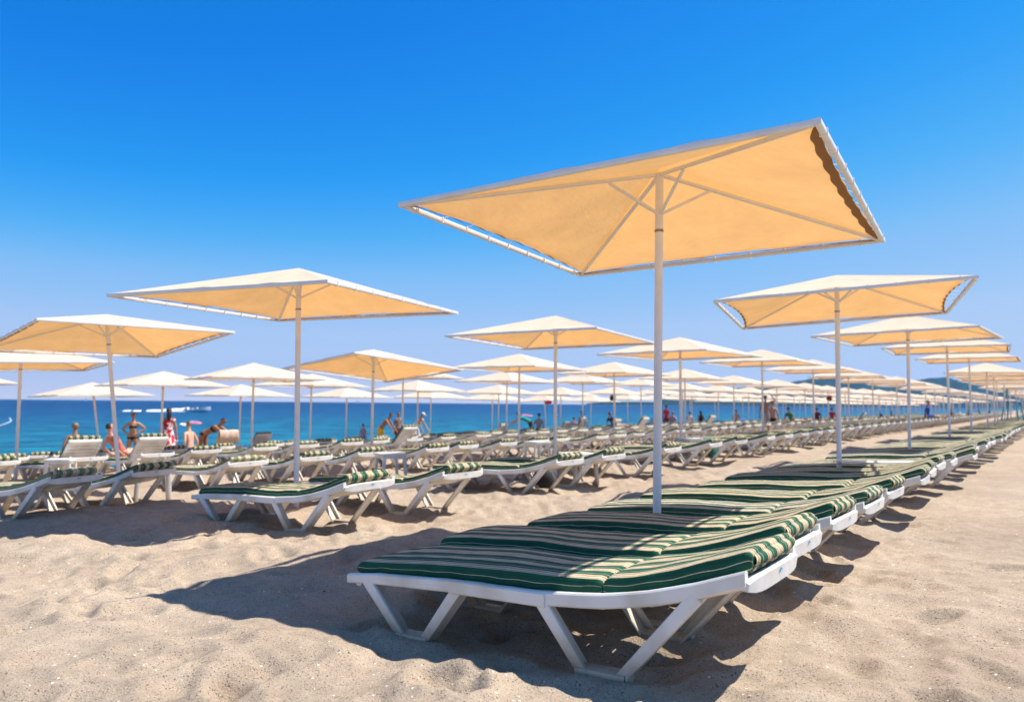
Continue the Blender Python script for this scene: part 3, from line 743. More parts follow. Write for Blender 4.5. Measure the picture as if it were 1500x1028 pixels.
table_u = {
 0: [(1229, 450, -24, 'b', 'square umbrella with gaps at both canopy sides, second pole of the front row'), (1332, 494, -40, 'c', 'square umbrella on the third pole of the front row'),
     (1389, 513, -33, 'b', 'square umbrella with loose laced right side, fourth pole of the front row'), (1421, 528, -36, 'c', 'square umbrella on the fifth pole of the front row')],
 1: [(434.5, 446, -21.5, 'a', 'large white topped square umbrella over the lone lounger on the left'), (814, 498, -30, 'a', 'square umbrella left of the tall front pole, second of its row'),
     (997, 521, -42, 'c', 'square umbrella just right of the tall front pole'), (1117, 533, -36, 'c', 'square umbrella fourth along the second row'), (1191.5, 544, -36, 'a', 'square umbrella fifth along the second row'), (1243, 553, -30, 'c', 'square umbrella sixth along the second row')],
 2: [(157, 500, 49, 'a', 'square umbrella on a leaning pole near the left edge'), (547, 541, -45, 'a', 'square umbrella whose near corner points at the viewer, orange underside showing'),
     (761, 541, -34, 'c', 'square umbrella third along the third row, seen under its left neighbours'), (900, 549, -42, 'c', 'square umbrella fourth along the third row'), (1003.6, 556, -33, 'a', 'square umbrella fifth along the third row'), (1075, 563, -38, 'c', 'square umbrella sixth along the third row'), (1138, 567, -30, 'c', 'square umbrella seventh along the third row')],
 3: [(30, 537, 40, 'a', 'square umbrella on the pole nearest the left edge'), (372, 556, -54, 'c', 'square umbrella second along the fourth row'), (591, 553, -30, 'a', 'square umbrella third along the fourth row, behind the corner on umbrella'),
     (743, 560, -40, 'c', 'square umbrella fourth along the fourth row'), (854, 561, -36, 'c', 'square umbrella fifth along the fourth row')],
 4: [(-98, 561, 45, 'c', 'square umbrella cut off by the left edge, only its right corner showing'), (240, 566, -45, 'c', 'square umbrella behind the woman in the red dress'), (457, 566, -28, 'a', 'square umbrella just right of the left big pole'),
     (613, 573, -40, 'c', 'square umbrella fourth along the fifth row'), (731, 577, -40, 'c', 'square umbrella fifth along the fifth row'), (822, 579, -35, 'c', 'square umbrella sixth along the fifth row')],
 5: [(139, 580, -42, 'c', 'square umbrella by the water left of the hands on hips woman'), (354, 580, -36, 'c', 'square umbrella by the water right of the bending woman'), (509, 582, -40, 'c', 'square umbrella by the water left of the child in a cap'),
     (632, 583, -38, 'c', 'square umbrella by the water right of the crouching people'), (722, 586, -34, 'c', 'fifth square umbrella along the water'), (798, 587, -38, 'c', 'square umbrella on a crooked pole along the water'), (866, 588, -38, 'c', 'seventh square umbrella along the water')]}
leans = {(2, 0): (0, -R(7)), (3, 0): (0, -R(.5)), (5, 0): (0, -R(9)), (5, 5): (0, -R(4)), (1, 0): (0, -R(1)), (0, 0): (0, R(.5)), (0, 1): (0, R(.7))}
ctilts = {(0, 0): (-.044, -.042), (0, 1): (-.008, -.023), (2, 0): (-.06, .03), (2, 1): (-.115, 0), (1, 0): (.008, .012), (1, 1): (-.015, .0), (5, 0): (0, R(8)), (5, 5): (0, R(3))}
for k in range(6):
    lastu = None
    for i, (px, fy, yaw, kd, lb) in enumerate(table_u[k]):
        x, y = row_point(px, V[k]); lastu = math.sin(RA)*x + math.cos(RA)*y
        put_umbrella(px, fy, V[k], yaw, kd, lb, leans.get((k, i), (0, 0)), ctilt=ctilts.get((k, i)))
    n = len(table_u[k])
    while lastu < 165:
        lastu += (5.0 if k == 0 else 5.4) + random.uniform(-.25, .25); n += 1
        x, y = uv(lastu, V[k] + random.uniform(-.15, .15))
        hh = (1.2 if k == 0 else 1.17 if k == 1 else .96 if k == 2 else .86 if k == 3 else .6 if k == 4 else .38) + random.uniform(-.06, .06)
        near_l = lastu < 62
        lb = 'small square umbrella, %s along the %s row' % (ORD[n-1], ROWN[k]) if near_l else 'tiny square umbrella far along the %s row towards the hills' % ROWN[k]
        put_umbrella(0, 0, 0, random.uniform(-46, -28), random.choice('ac'), lb, (random.gauss(0, .008), random.gauss(0, .008)), h=CAM_H+hh, xy=(x, y))
# ------------------------------------------------------------------ people
SK = {'tan': (.42, .22, .13), 'brown': (.30, .15, .085), 'pale': (.58, .36, .26), 'pink': (.60, .32, .24)}
for k, c in SK.items(): M['skin_'+k] = simple('skin_'+k, c, .5, .06, 12)
def fab(name, c): 
    if name not in M: M[name] = simple(name, c, .8, .12, 14)
    return M[name]
FC = {'black': (.012, .012, .014), 'red': (.50, .02, .035), 'white': (.75, .74, .72), 'yellow': (.72, .42, .02), 'navy': (.02, .03, .10), 'blue': (.02, .07, .32), 'teal': (.0, .30, .34),
      'grey': (.25, .25, .28), 'maroon': (.16, .02, .03), 'coral': (.60, .16, .10), 'mauve': (.30, .26, .38), 'beige': (.58, .42, .32), 'green': (.03, .16, .08), 'pink': (.62, .20, .28)}
HC = {'dark': (.018, .012, .009), 'brown': (.035, .018, .01), 'fair': (.22, .14, .08), 'grey': (.35, .33, .31)}
def red_print():
    m, nt, b = mat('red_and_white_print'); L = nt.links.new
    tc = node(nt, 'ShaderNodeTexCoord'); nz = node(nt, 'ShaderNodeTexNoise', Scale=5.0, Detail=1.0, Distortion=1.0); L(tc.outputs['Object'], nz.inputs['Vector'])
    r = ramp(nt, [(0, (.50, .015, .03)), (.52, (.75, .66, .66))], 'CONSTANT'); L(nz.outputs['Fac'], r.inputs['Fac']); L(r.outputs['Color'], b.inputs['Base Color']); b.inputs['Roughness'].default_value = .8
    return m
def banded():
    m, nt, b = mat('banded_shirt'); L = nt.links.new
    tc = node(nt, 'ShaderNodeTexCoord'); sx = node(nt, 'ShaderNodeSeparateXYZ'); L(tc.outputs['Object'], sx.inputs['Vector'])
    mu = node(nt, 'ShaderNodeMath', operation='MULTIPLY'); mu.inputs[1].default_value = 11; L(sx.outputs['Z'], mu.inputs[0])
    fr = node(nt, 'ShaderNodeMath', operation='FRACT'); L(mu.outputs[0], fr.inputs[0])
    r = ramp(nt, [(0, (.10, .02, .03)), (.6, (.55, .42, .38))], 'CONSTANT'); L(fr.outputs[0], r.inputs['Fac']); L(r.outputs['Color'], b.inputs['Base Color']); b.inputs['Roughness'].default_value = .85
    return m
M['red_print'] = red_print(); M['banded'] = banded()
def V3(*a): return Vector(a)
def person(label, xy, z0, face, pose, clothes=(), skin='tan', hair='dark', long_hair=False, female=False, scale=1.0, cap=None, shades=False, group='people on the beach', back=False):
    """pose: pelvis height, torso lean, head lean, arm and leg directions (local, facing -Y)."""
    ph, lean, hl = pose['pelvis'], R(pose.get('lean', 0)), R(pose.get('head', pose.get('lean', 0)*.5))
    d = V3(0, -math.sin(lean), math.cos(lean)); pel = V3(0, 0, ph); hd = V3(0, -math.sin(hl), math.cos(hl)); fwd = V3(0, -math.cos(hl), -math.sin(hl))
    P_, Rr, E = [], [], []
    def pt(p, r, par=None):
        P_.append(Vector(p)); Rr.append(r); i = len(P_)-1
        if par is not None: E.append((par, i))
        return i
    f = .92 if female else 1
    tf = V3(0, -math.cos(lean), -math.sin(lean))
    pv = pt(pel, (.125, .10)); be = pt(pel+d*.15, (.105*f, .085)); ch = pt(pel+d*.34, (.12*f, .095), be); E.append((pv, be))
    nb = pt(pel+d*.50, (.065, .06), ch); nk = pt(pel+d*.55+hd*.03, (.046, .05), nb); hb = pel+d*.55+hd*.09
    h1 = pt(hb+fwd*.012, (.056, .066), nk); h2 = pt(hb+hd*.075+fwd*.006, (.074, .088), h1); h3 = pt(hb+hd*.15, (.052, .062), h2)
    if female:
        for s in (-1, 1): pt(pel+d*.33+tf*.075+V3(s*.065, 0, 0), (.05, .05), ch)
    segs = [(pv, be, 'torso'), (be, ch, 'torso'), (ch, nb, 'torso'), (nb, nk, 'neck'), (nk, h1, 'head'), (h1, h2, 'head'), (h2, h3, 'head')]
    for s, key in ((-1, 'arm_r'), (1, 'arm_l')):
        ua, fa = (Vector(q).normalized() for q in pose[key])
        sh = pt(pel+d*.455+V3(s*.155*f, 0, 0), (.055, .055), ch); el = pt(P_[sh]+ua*.28, (.04, .04), sh); wr = pt(P_[el]+fa*.245, (.027, .03), el)
        pa = pt(P_[wr]+fa*.06, (.032, .022), wr)
        sdv = fa.cross(V3(0, 0, 1)); sdv = sdv.normalized() if sdv.length > .1 else V3(1, 0, 0)
        cu = fa.cross(sdv).normalized()
        for q in range(4):
            o_ = (q-1.5)*.019; ln = (.06, .072, .068, .052)[q]
            k1 = pt(P_[wr]+fa*.10+sdv*o_, (.0095, .0095), pa); k2 = pt(P_[k1]+fa*ln*.55+cu*.008, (.0085, .0085), k1); pt(P_[k2]+fa*ln*.4+cu*.018, (.007, .007), k2)
        t1 = pt(P_[wr]+fa*.045+sdv*.04, (.0105, .0105), pa); pt(P_[t1]+fa*.035+sdv*.02, (.009, .009), t1)
        segs += [(sh, el, 'uarm'), (el, wr, 'farm')]
    for s, key in ((-1, 'leg_r'), (1, 'leg_l')):
        th, sn = (Vector(q).normalized() for q in pose[key])
        hp = pt(pel+V3(s*.09, 0, 0)-d*.03, (.088, .092), pv); kn = pt(P_[hp]+th*.42, (.054, .056), hp); an = pt(P_[kn]+sn*.41, (.037, .04), kn)
        tv = V3(0, -1, -.25) if abs(sn.z) > .5 else V3(0, -.25, 1); to = pt(P_[an]+tv.normalized()*.15, (.034, .022), an)
        segs += [(hp, kn, 'thigh'), (kn, an, 'shin'), (an, to, 'foot')]
    me = bpy.data.meshes.new('tmp'); me.from_pydata([p*scale for p in P_], E, []); ob = bpy.data.objects.new('tmp', me); col.objects.link(ob)
    sm = ob.modifiers.new('s', 'SKIN'); sm.use_smooth_shade = True; ob.modifiers.new('d', 'SUBSURF').levels = 2
    for i, v in enumerate(me.skin_vertices[0].data): v.radius = (Rr[i][0]*scale, Rr[i][1]*scale); v.use_root = (i == pv)
    dg = bpy.context.evaluated_depsgraph_get(); bm_ = bpy.data.meshes.new_from_object(ob.evaluated_get(dg)); bpy.data.objects.remove(ob)
    n = len(bm_.vertices); vc = np.empty(n*3); bm_.vertices.foreach_get('co', vc); vc = vc.reshape(-1, 3)/scale
    # nose
    tipn = np.array(hb+hd*.065+fwd*.088); dd = vc-tipn; wgt = np.exp(-(dd**2).sum(1)/(2*.014**2)); vc += wgt[:, None]*np.array(fwd)*.02
    bm_.vertices.foreach_set('co', (vc*scale).ravel()); bm_.update()
    A = np.array([P_[a] for a, b, c in segs]); B = np.array([P_[b] for a, b, c in segs]); rr = np.array([(Rr[a][0]+Rr[b][0])/2 for a, b, c in segs]); nm = [c for a, b, c in segs]
    root = bpy.data.objects.new('person', bm_); col.objects.link(root); bm_.name = 'person'; bm_.materials.clear(); bm_.materials.append(M['skin_'+skin]); bm_.shade_smooth()
    root.location = (xy[0], xy[1], z0); root.rotation_euler = (0, 0, R(face)); tag(root, label, 'person', group)
    no = np.empty(n*3); bm_.vertices.foreach_get('normal', no); no = no.reshape(-1, 3)
    AB = B-A; tt = np.clip(((vc[:, None]-A)*AB).sum(2)/np.maximum((AB**2).sum(1), 1e-9), 0, 1); ds = np.linalg.norm(vc[:, None]-(A+tt[..., None]*AB), axis=2)-rr
    best = ds.argmin(1); tb = tt[np.arange(n), best]; q = (vc-np.array(pel)) @ np.array(d)
    part_ = np.array([nm[i] for i in best])
    def garment(name, test, m, off):
        keep = test; idx = {}; vs = []; fs = []
        for p in bm_.polygons:
            if all(keep[i] for i in p.vertices):
                for i in p.vertices:
                    if i not in idx: idx[i] = len(vs); vs.append(tuple((vc[i]+no[i]*off)*scale))
                fs.append(tuple(idx[i] for i in p.vertices))
        if not fs: return
        b = MB(); b.add(vs, fs); b.build(name, m, root, angle=180)
    for name, matl in clothes:
        m = M[matl] if matl in M else fab('cloth_'+matl, FC[matl])
        tor = (part_ == 'torso'); thg = (part_ == 'thigh')
        if name == 'bikini_top': garment('bikini_top', tor & (q > .28) & (q < .385), m, .006)
        elif name in ('bikini_bottom', 'swim_trunks', 'shorts'):
            tl = {'bikini_bottom': .10, 'swim_trunks': .3, 'shorts': .6}[name]; garment(name, (tor & (q < .035)) | (thg & (tb < tl)), m, .006 if name[0] == 'b' else .012)
        elif name in ('dress', 'robe'): garment(name, (tor & (q < .44)) | (thg & (tb < .8)) | ((part_ == 'uarm') & (tb < (.25 if name == 'dress' else 1))) | (tor & (name == 'robe')), m, .022)
        elif name in ('shirt', 'top'): garment(name, (tor & (q > -.02) & (q < .5)) | ((part_ == 'uarm') & (tb < (.6 if name == 'shirt' else .05))), m, .014)
    if 'dress' in [c[0] for c in clothes] and pose.get('skirt', True):
        m = M[clothes[0][1]] if clothes[0][1] in M else fab('cloth_'+clothes[0][1], FC[clothes[0][1]])
        b = MB(); b.lathe(tuple(pel*scale - V3(0, 0, .44*scale)), [(.27*scale, 0), (.265*scale, .05*scale), (.2*scale, .3*scale), (.15*scale, .46*scale), (.14*scale, .5*scale)], 22); b.build('skirt', m, root, angle=180)
    hc = np.array(hb+hd*.085); rel = vc-hc; upc = rel @ np.array(hd); fc = rel @ np.array(fwd)
    hm = simple('hair_'+hair, HC[hair], .5, .3, 30) if 'hair_'+hair not in M else M['hair_'+hair]; M['hair_'+hair] = hm
    ish = (part_ == 'head')
    garment('hair', ish & ((upc > .045) | ((fc < .015) & (upc > -.06))) & (rel.dot(np.array(fwd)) < .082), hm, .016)
    if long_hair:
        b = MB(); b.ell(tuple((hb - fwd*.075 - hd*.07)*scale), (.07*scale, .045*scale, .17*scale), 12); b.build('hair', hm, root)
    if cap:
        garment('cap', ish & (upc > .035), fab('cloth_'+cap, FC[cap]), .028)
        b = MB(); b.ell(tuple((hb + hd*.115 + fwd*.11)*scale), (.07*scale, .07*scale, .01*scale), 12); b.build('cap_visor', fab('cloth_'+cap, FC[cap]), root)
    dk = fab('cloth_black', FC['black'])
    if not back:
        for s in (-1, 1):
            b = MB(); b.ell(tuple((hb + hd*.085 + fwd*.084 + V3(s*.031, 0, 0))*scale), ((.026 if shades else .012)*scale, .008*scale, (.018 if shades else .007)*scale), 8); b.build('sunglass_lens' if shades else 'eye', dk, root)
        b = MB(); b.ell(tuple((hb + hd*.022 + fwd*.078)*scale), (.022*scale, .008*scale, .006*scale), 8); b.build('mouth', fab('lips', (.35, .1, .09)), root)
    for s in (-1, 1):
        b = MB(); b.ell(tuple((hb + hd*.075 - fwd*.005 + V3(s*.076, 0, 0))*scale), (.01*scale, .02*scale, .03*scale), 8); b.build('ear', M['skin_'+skin], root)
    return root
dn = (0, 0, -1)
STAND = dict(pelvis=.9, arm_r=((-.25, .05, -1), (-.1, -.15, -1)), arm_l=((.25, .05, -1), (.1, -.15, -1)), leg_r=((-.05, -.03, -1), (-.02, .05, -1)), leg_l=((.06, -.06, -1), (.02, .08, -1)))
HIPS = dict(STAND, arm_r=((-.75, .2, -.75), (.72, -.35, -.55)), arm_l=((.8, .2, -.7), (-.75, -.35, -.5)), leg_r=((-.12, -.02, -1), (-.04, .05, -1)), leg_l=((.12, -.12, -1), (.04, .12, -1)), head=6)
BEND = dict(STAND, lean=62, head=38, arm_r=((-.1, -.75, -.45), (.02, -.85, -.45)), arm_l=((.1, -.8, -.5), (0, -.85, -.5)), leg_r=((-.05, .14, -1), (-.02, .06, -1)), leg_l=((.08, -.02, -1), (.02, .16, -1)), pelvis=.88)
STOOP = dict(STAND, lean=40, head=30, arm_r=((-.15, -.5, -.85), (.05, -.5, -.8)), arm_l=((.15, -.5, -.85), (0, -.6, -.7)), leg_r=((-.05, .06, -1), (0, .1, -1)), leg_l=((.06, -.2, -1), (0, .16, -1)), pelvis=.88)
SIT = dict(pelvis=.1, lean=8, arm_r=((-.3, .35, -.9), (-.1, -.2, -.9)), arm_l=((.3, .35, -.9), (.1, -.2, -.9)), leg_r=((-.08, -1, .12), (0, -1, -.12)), leg_l=((.1, -1, .2), (0, -1, -.3)))
RECL = dict(SIT, lean=-35, head=-5, arm_r=((-.35, .2, -.8), (.1, -.7, -.5)), arm_l=((.35, .2, -.8), (-.1, -.7, -.5)))
ARMUP = dict(STAND, arm_r=((-.8, .0, .35), (.55, -.1, .75)), lean=4)
TOWELUP = dict(STAND, arm_r=((-.4, -.3, -.5), (.6, -.5, .3)), arm_l=((.6, -.2, .1), (.2, -.2, .8)))
def spot(px, y): return ((px-750)/F*y, y)
def add_person(label, px, y, face, pose, clothes, seat=None, **k):
    xy = spot(px, y); z0 = gz(*xy) + (seat - (.18 if y > 43 else 0) if seat is not None else 0); return person(label, xy, z0-.01, face, pose, clothes, **k)
TOSEA = -126
add_person('woman in a black bikini standing with both hands on her hips', 199, 23.4, 12, HIPS, [('bikini_top', 'black'), ('bikini_bottom', 'black')], female=True, shades=True, hair='brown', scale=.97)
add_person('woman in a dark bikini bending over to spread a beige towel', 303, 22.4, 82, BEND, [('bikini_top', 'black'), ('bikini_bottom', 'black')], female=True, skin='brown')
add_person('long haired woman in a red and white print dress behind a pole', 250, 23.8, -150, STAND, [('dress', 'red_print')], female=True, long_hair=True, back=True, scale=1.03)
add_person('fair haired bare shouldered person sitting with the back turned at left', 115, 19.2, TOSEA-20, SIT, [('swim_trunks', 'maroon')], seat=.38, skin='brown', hair='fair', back=True)
add_person('person in a coral top lying back beside the leaning pole', 184, 17.6, 150, RECL, [('top', 'coral'), ('bikini_bottom', 'coral')], seat=.34, hair='brown', female=True, back=True, skin='pink')
add_person('pale broad backed bather sitting low facing the sea', 283, 21.6, TOSEA+15, SIT, [('swim_trunks', 'navy')], seat=.36, skin='pale', hair='fair', back=True)
add_person('small child in a white cap standing near the water', 534, 29.0, 160, STAND, [('shorts', 'navy'), ('top', 'mauve')], scale=.62, cap='white', back=True)
add_person('bare chested man in yellow shorts stooping by the water', 560, 32, 80, STOOP, [('shorts', 'yellow')], skin='brown')
add_person('person in a banded dark shirt standing behind a pole', 585, 32.5, 40, STAND, [('shirt', 'banded'), ('shorts', 'maroon')], skin='brown', hair='brown', scale=.9)
add_person('woman in a white sun hat and pale wrap near the water', 609, 31.5, 60, STOOP, [('dress', 'white')], female=True, cap='white', skin='tan', scale=.95)
add_person('person in a turquoise shirt bending forward by the water', 777, 36, -80, BEND, [('shirt', 'teal'), ('shorts', 'black')], skin='brown')
add_person('dark haired person in grey sitting right of the turquoise shirt', 790, 37, 170, SIT, [('shirt', 'grey')], seat=.4, back=True)
add_person('dark haired woman sitting left of the pale raised loungers', 854, 37, 190, SIT, [('top', 'white')], seat=.42, long_hair=True, female=True, back=True)
add_person('person in mauve sitting low, left of the dark haired woman', 841, 39, 170, SIT, [('shirt', 'mauve')], seat=.3, back=True, scale=.85)
add_person('person in dark clothes leaning on a raised lounger by the water', 901, 38, 120, RECL, [('shirt', 'navy')], seat=.4)
add_person('man in a red shirt standing just right of the tall front pole', 976, 46, 140, STAND, [('shirt', 'red'), ('shorts', 'maroon')], skin='brown', back=True, scale=.97)
add_person('person in mauve sitting beside the man in red', 985, 46, 150, SIT, [('shirt', 'mauve')], seat=.5, hair='fair', back=True, scale=1.05)
add_person('person in a teal hat and white top sitting by a thin pole', 1010, 47, 160, SIT, [('top', 'white')], seat=.5, cap='teal', back=True)
add_person('dark haired pair member in black sitting, facing the sea', 1027, 46, 200, SIT, [('top', 'black')], seat=.48, long_hair=True, back=True)
add_person('bare backed person sitting beside the blue towel', 1078, 48, 150, SIT, [('swim_trunks', 'maroon')], seat=.5, skin='tan', back=True)
add_person('bare chested man standing with one arm raised to his head', 1121, 33, 160, ARMUP, [('shorts', 'grey')], skin='brown', back=True)
add_person('tanned person sitting beside the standing bare chested man', 1131, 33.5, 160, SIT, [('swim_trunks', 'black')], seat=.55, skin='tan', hair='brown', back=True)
add_person('person in dark green reclining among the third row loungers', 1161, 38, 120, RECL, [('shirt', 'green')], seat=.4, back=True)
add_person('person in maroon and a pale cap sitting in the fourth row', 1196, 47, 160, SIT, [('shirt', 'maroon')], seat=.5, cap='white', back=True)
add_person('person in a red top sitting far off between two poles', 1218, 52, 160, SIT, [('shirt', 'red')], seat=.5, back=True)
add_person('person wrapped in a deep blue robe near the second row loungers', 1356, 41, 60, SIT, [('robe', 'blue')], seat=.42, scale=1.15)
for px, y, c1, what in ((1289, 70, 'navy', 'navy'), (1306, 64, 'mauve', 'mauve'), (1392, 66, 'maroon', 'maroon'), (1405, 76, 'white', 'white'), (1418, 70, 'grey', 'grey'), (1434, 78, 'red', 'red'), (1447, 84, 'black', 'black')):
    add_person('tiny far off person in %s sitting among the last umbrellas' % what, px, y, random.uniform(100, 240), SIT, [('shirt', c1), ('shorts', 'navy')], skin='brown', back=True, seat=.35, scale=.85, group='far off people among the last umbrellas')

# ------------------------------------------------------------------ small things on the beach
def make_table():
    root = empty('side_table'); b = MB()
    b.sweep([(0, 0, .43), (0, 0, .462)], rrect(.46, .46, .05, 4), (1, 0, 0)); b.sweep([(0, 0, .385), (0, 0, .43)], rrect(.42, .42, .03, 3), (1, 0, 0)); b.build('table_top', M['plastic'], root)
    for sx in (-1, 1):
        for sy in (-1, 1):
            b = MB(); b.sweep([(sx*.175, sy*.175, .39), (sx*.2, sy*.2, 0)], rrect(.06, .06, .012, 2), (1, 0, 0), scale=[1, .75]); b.build('leg', M['plastic'], root)
    return root
tb = make_table(); first = True
for px, y, rz, lb in ((231, 10.1, 28, 'white side table between the khaki striped loungers at left'), (575, 12.6, 30, 'white side table right of the left big pole, on open sand'),
                      (788, 16.6, 34, 'white side table beside the second umbrella pole from the left'), (96, 13.6, 15, 'white side table at the far left behind the near loungers'), (848, 11.2, 30, 'white side table under a second row lounger, left of the tall pole'),
                      (1010, 16.0, 30, 'white side table right of the tall front pole')):
    o = tb if first else copy_tree(tb); first = False
    x, y = spot(px, y); o.location = (x, y, gz(x, y)-.01); o.rotation_euler = (0, 0, R(rz)); tag(o, lb, 'table', 'white plastic side tables')
def cloth_sheet(name, w_, path, matl, label, cat, loc, rz, group=None, wave=.012):
    b = MB(); n = 14; vs = []; m_ = len(path)
    for i, (x, z) in enumerate(path):
        for k in range(n+1):
            y = (k/n-.5)*w_; vs.append((x + wave*math.sin(k*1.3+i*.4), y, z + wave*.6*math.sin(k*.9+i)))
    b.add(vs, [(i*(n+1)+k, i*(n+1)+k+1, (i+1)*(n+1)+k+1, (i+1)*(n+1)+k) for i in range(m_-1) for k in range(n)])
    o = b.build(name, matl, None, angle=180); sm = o.modifiers.new('t', 'SOLIDIFY'); sm.thickness = .008
    o.location = loc; o.rotation_euler = (0, 0, rz); tag(o, label, cat, group); return o
x, y = spot(330, 22.0)
cloth_sheet('towel', .62, [(-.5, .36), (-.1, .4), (.05, .46), (.17, .7), (.24, .92), (.27, .95), (.3, .9), (.31, .6)], fab('cloth_beige', FC['beige']), 'beige towel being spread over a raised lounger by the bending woman', 'towel', (x, y, gz(x, y)), -yawR)
x, y = spot(1044, 15.6)
cloth_sheet('towel', .5, [(0, .08), (.01, .2), (0, .34), (-.02, .44), (-.12, .47)], fab('cloth_teal_green', (.0, .16, .13)), 'teal green towel hanging down beside the second row lounger legs', 'towel', (x, y, gz(x, y)), -yawR)
x, y = spot(1066, 44)
cloth_sheet('towel', 1.0, [(-.95, .3), (-.9, .43), (-.4, .47), (.2, .5), (.7, .62), (.95, .6), (.98, .35)], fab('cloth_bright_blue', (.0, .09, .38)), 'bright blue towel spread over a lounger in the distance', 'towel', (x, y, gz(x, y)), -yawR)
x, y = spot(1276, 9.35)
cloth_sheet('towel', .30, [(-.62, .425), (-.3, .43), (0, .44), (.3, .46)], fab('cloth_white', FC['white']), 'folded white towel lying on a front row cushion behind the second pole', 'towel', (x+.15, y-.1, gz(x, y)), -yawF, None, .004)
def bag(name, label, c, loc, s=1.0, cat='bag'):
    b = MB(); b.lathe((0, 0, 0), [(.09*s, 0), (.13*s, .04*s), (.14*s, .16*s), (.11*s, .26*s), (.04*s, .31*s)], 14, 0, Matrix.Diagonal(Vector((1.2, .7, 1))))
    o = b.build(name, fab('bag_'+c, FC[c]), None, angle=180)
    h = MB(); h.sweep([(.06*s*math.cos(a)*1.4, 0, .29*s+.14*s*math.sin(a)) for a in np.linspace(0, math.pi, 9)], rrect(.014*s, .014*s, .003, 1), (0, 1, 0)); h.build('handle', fab('bag_'+c, FC[c]), o)
    o.location = loc; return tag(o, label, cat)
x, y = spot(797, 10.5); bag('beach_bag', 'black beach bag standing in the shade under a second row lounger', 'black', (x, y, gz(x, y)), .9)
x, y = spot(692, 20.4); 
x, y = row_point(897, 22.6); bag('hanging_bag', 'black bag hung high on an umbrella pole near the water', 'black', (x+.02, y-.16, CAM_H+.22), 1.2)
x, y = row_point(1213, 11.8); bag('hanging_bag', 'reddish brown bag hanging below a third row umbrella', 'maroon', (x, y-.16, CAM_H+.35), 1.1)
x, y = row_point(801, 24); bag('hanging_bag', 'small red bag hanging under the crooked umbrella by the water', 'red', (x+.1, y-.16, CAM_H-.02), 1.3)
# pebbles and shell bits lying on the near sand
peb = MB()
pm = [simple('pale_shell', (.55, .47, .37), .7), simple('dark_pebble', (.12, .095, .08), .8), simple('tan_pebble', (.40, .30, .22), .8)]
rp = random.Random(5)
for k in range(1500):
    yy = 1.9 + 7*rp.random()**1.8; xx = (rp.random()*2-1)*.8*yy; s = rp.uniform(.0018, .0055)*(1.6 if rp.random() < .06 else 1)
    z = surf(xx, yy); mi = rp.choice([0, 1, 1, 1, 2, 2, 2, 2]); c = (xx, yy, z+s*.15)
    vs = [Vector((rp.uniform(.7, 1.3)*s*math.cos(a)*1.2, rp.uniform(.7, 1.3)*s*math.sin(a), rp.uniform(-.2, .2)*s)) for a in np.linspace(0, 5.03, 5)]
    vs += [Vector((0, 0, .6*s)), Vector((0, 0, -.6*s))]
    peb.add([v+Vector(c) for v in vs], [(i, (i+1) % 5, 5) for i in range(5)] + [((i+1) % 5, i, 6) for i in range(5)], mi)
tag(peb.build('pebbles', pm, None, angle=20), 'tiny pebbles and shell bits scattered over the near sand', 'pebbles', kind='stuff')
# lifeguard chair far along the front row
root = empty('lifeguard_chair'); tc_ = simple('teal_paint', (.05, .32, .36), .5); bc_ = simple('blue_paint', (.02, .16, .45), .5)
for sx in (-1, 1):
    for sy in (-1, 1):
        b = MB(); b.sweep([(sx*.75, sy*.65, 0), (sx*.45, sy*.4, 1.9)], rrect(.09, .09, .01, 1), (1, 0, 0)); b.build('leg', tc_, root)
for q in range(5):
    b = MB(); f_ = (q+.6)/6; b.sweep([(-.75+.3*f_, -.65+.25*f_-.03, 1.9*f_), (.75-.3*f_, -.65+.25*f_-.03, 1.9*f_)], rrect(.06, .04, .01, 1), (0, 0, 1)); b.build('rung', tc_, root)
b = MB(); b.box((0, 0, 1.95), (1.1, 1.0, .08)); b.box((0, 0, 2.2), (.8, .7, .06)); b.build('seat', bc_, root)
b = MB(); b.box((0, .4, 2.55), (.85, .06, .7)); b.build('backrest', tc_, root)
b = MB(); b.box((0, -.05, 3.05), (1.3, 1.3, .05)); b.build('sunshade', tc_, root)
for sx in (-1, 1):
    b = MB(); b.box((sx*.46, .43, 2.5), (.06, .06, 1.08)); b.build('post', tc_, root)
x, y = row_point(1482, 2.3); root.location = (x, y, gz(x, y)-.02); root.scale = (.78,)*3; root.rotation_euler = (0, 0, R(40)); tag(root, 'teal and blue lifeguard chair far along the front row at right', 'lifeguard chair')

# ------------------------------------------------------------------ on the water
boat = empty('speedboat'); hullm = simple('white_gelcoat', (.78, .78, .77), .3); n = 12
b = MB(); vs = []
for i in range(n+1):
    t = i/n; x = -2.6+5.4*t; wdt = 1.0*(1-max(0, (t-.45)/.55)**2.2)+.02; sh_ = .55+.35*t**2; kl = -.25+.5*max(0, t-.7)**1.5*3
    vs += [(x, -wdt, sh_), (x, -wdt*.92, .1), (x, 0, kl), (x, wdt*.92, .1), (x, wdt, sh_), (x, wdt*.8, sh_-.05), (x, 0, sh_-.08+(.12 if t > .5 else 0)), (x, -wdt*.8, sh_-.05)]
fs = [(i*8+j, (i+1)*8+j, (i+1)*8+(j+1) % 8, i*8+(j+1) % 8) for i in range(n) for j in range(8)] + [tuple(range(8)), tuple(reversed(range(n*8, n*8+8)))]
b.add(vs, fs); b.build('hull', hullm, boat)
b = MB(); b.sweep([(.35, -.75, .62), (.75, 0, .66), (.35, .75, .62)], [(0, 0), (.02, 0), (.02, .42), (0, .42)], (1, 0, .3)); b.build('windscreen', simple('dark_glass', (.03, .05, .07), .1), boat)
b = MB(); b.box((-.4, 0, .75), (.5, 1.3, .4)); b.box((-1.5, 0, .72), (.5, 1.5, .35)); b.build('seat', simple('boat_seat', (.35, .33, .32), .6), boat)
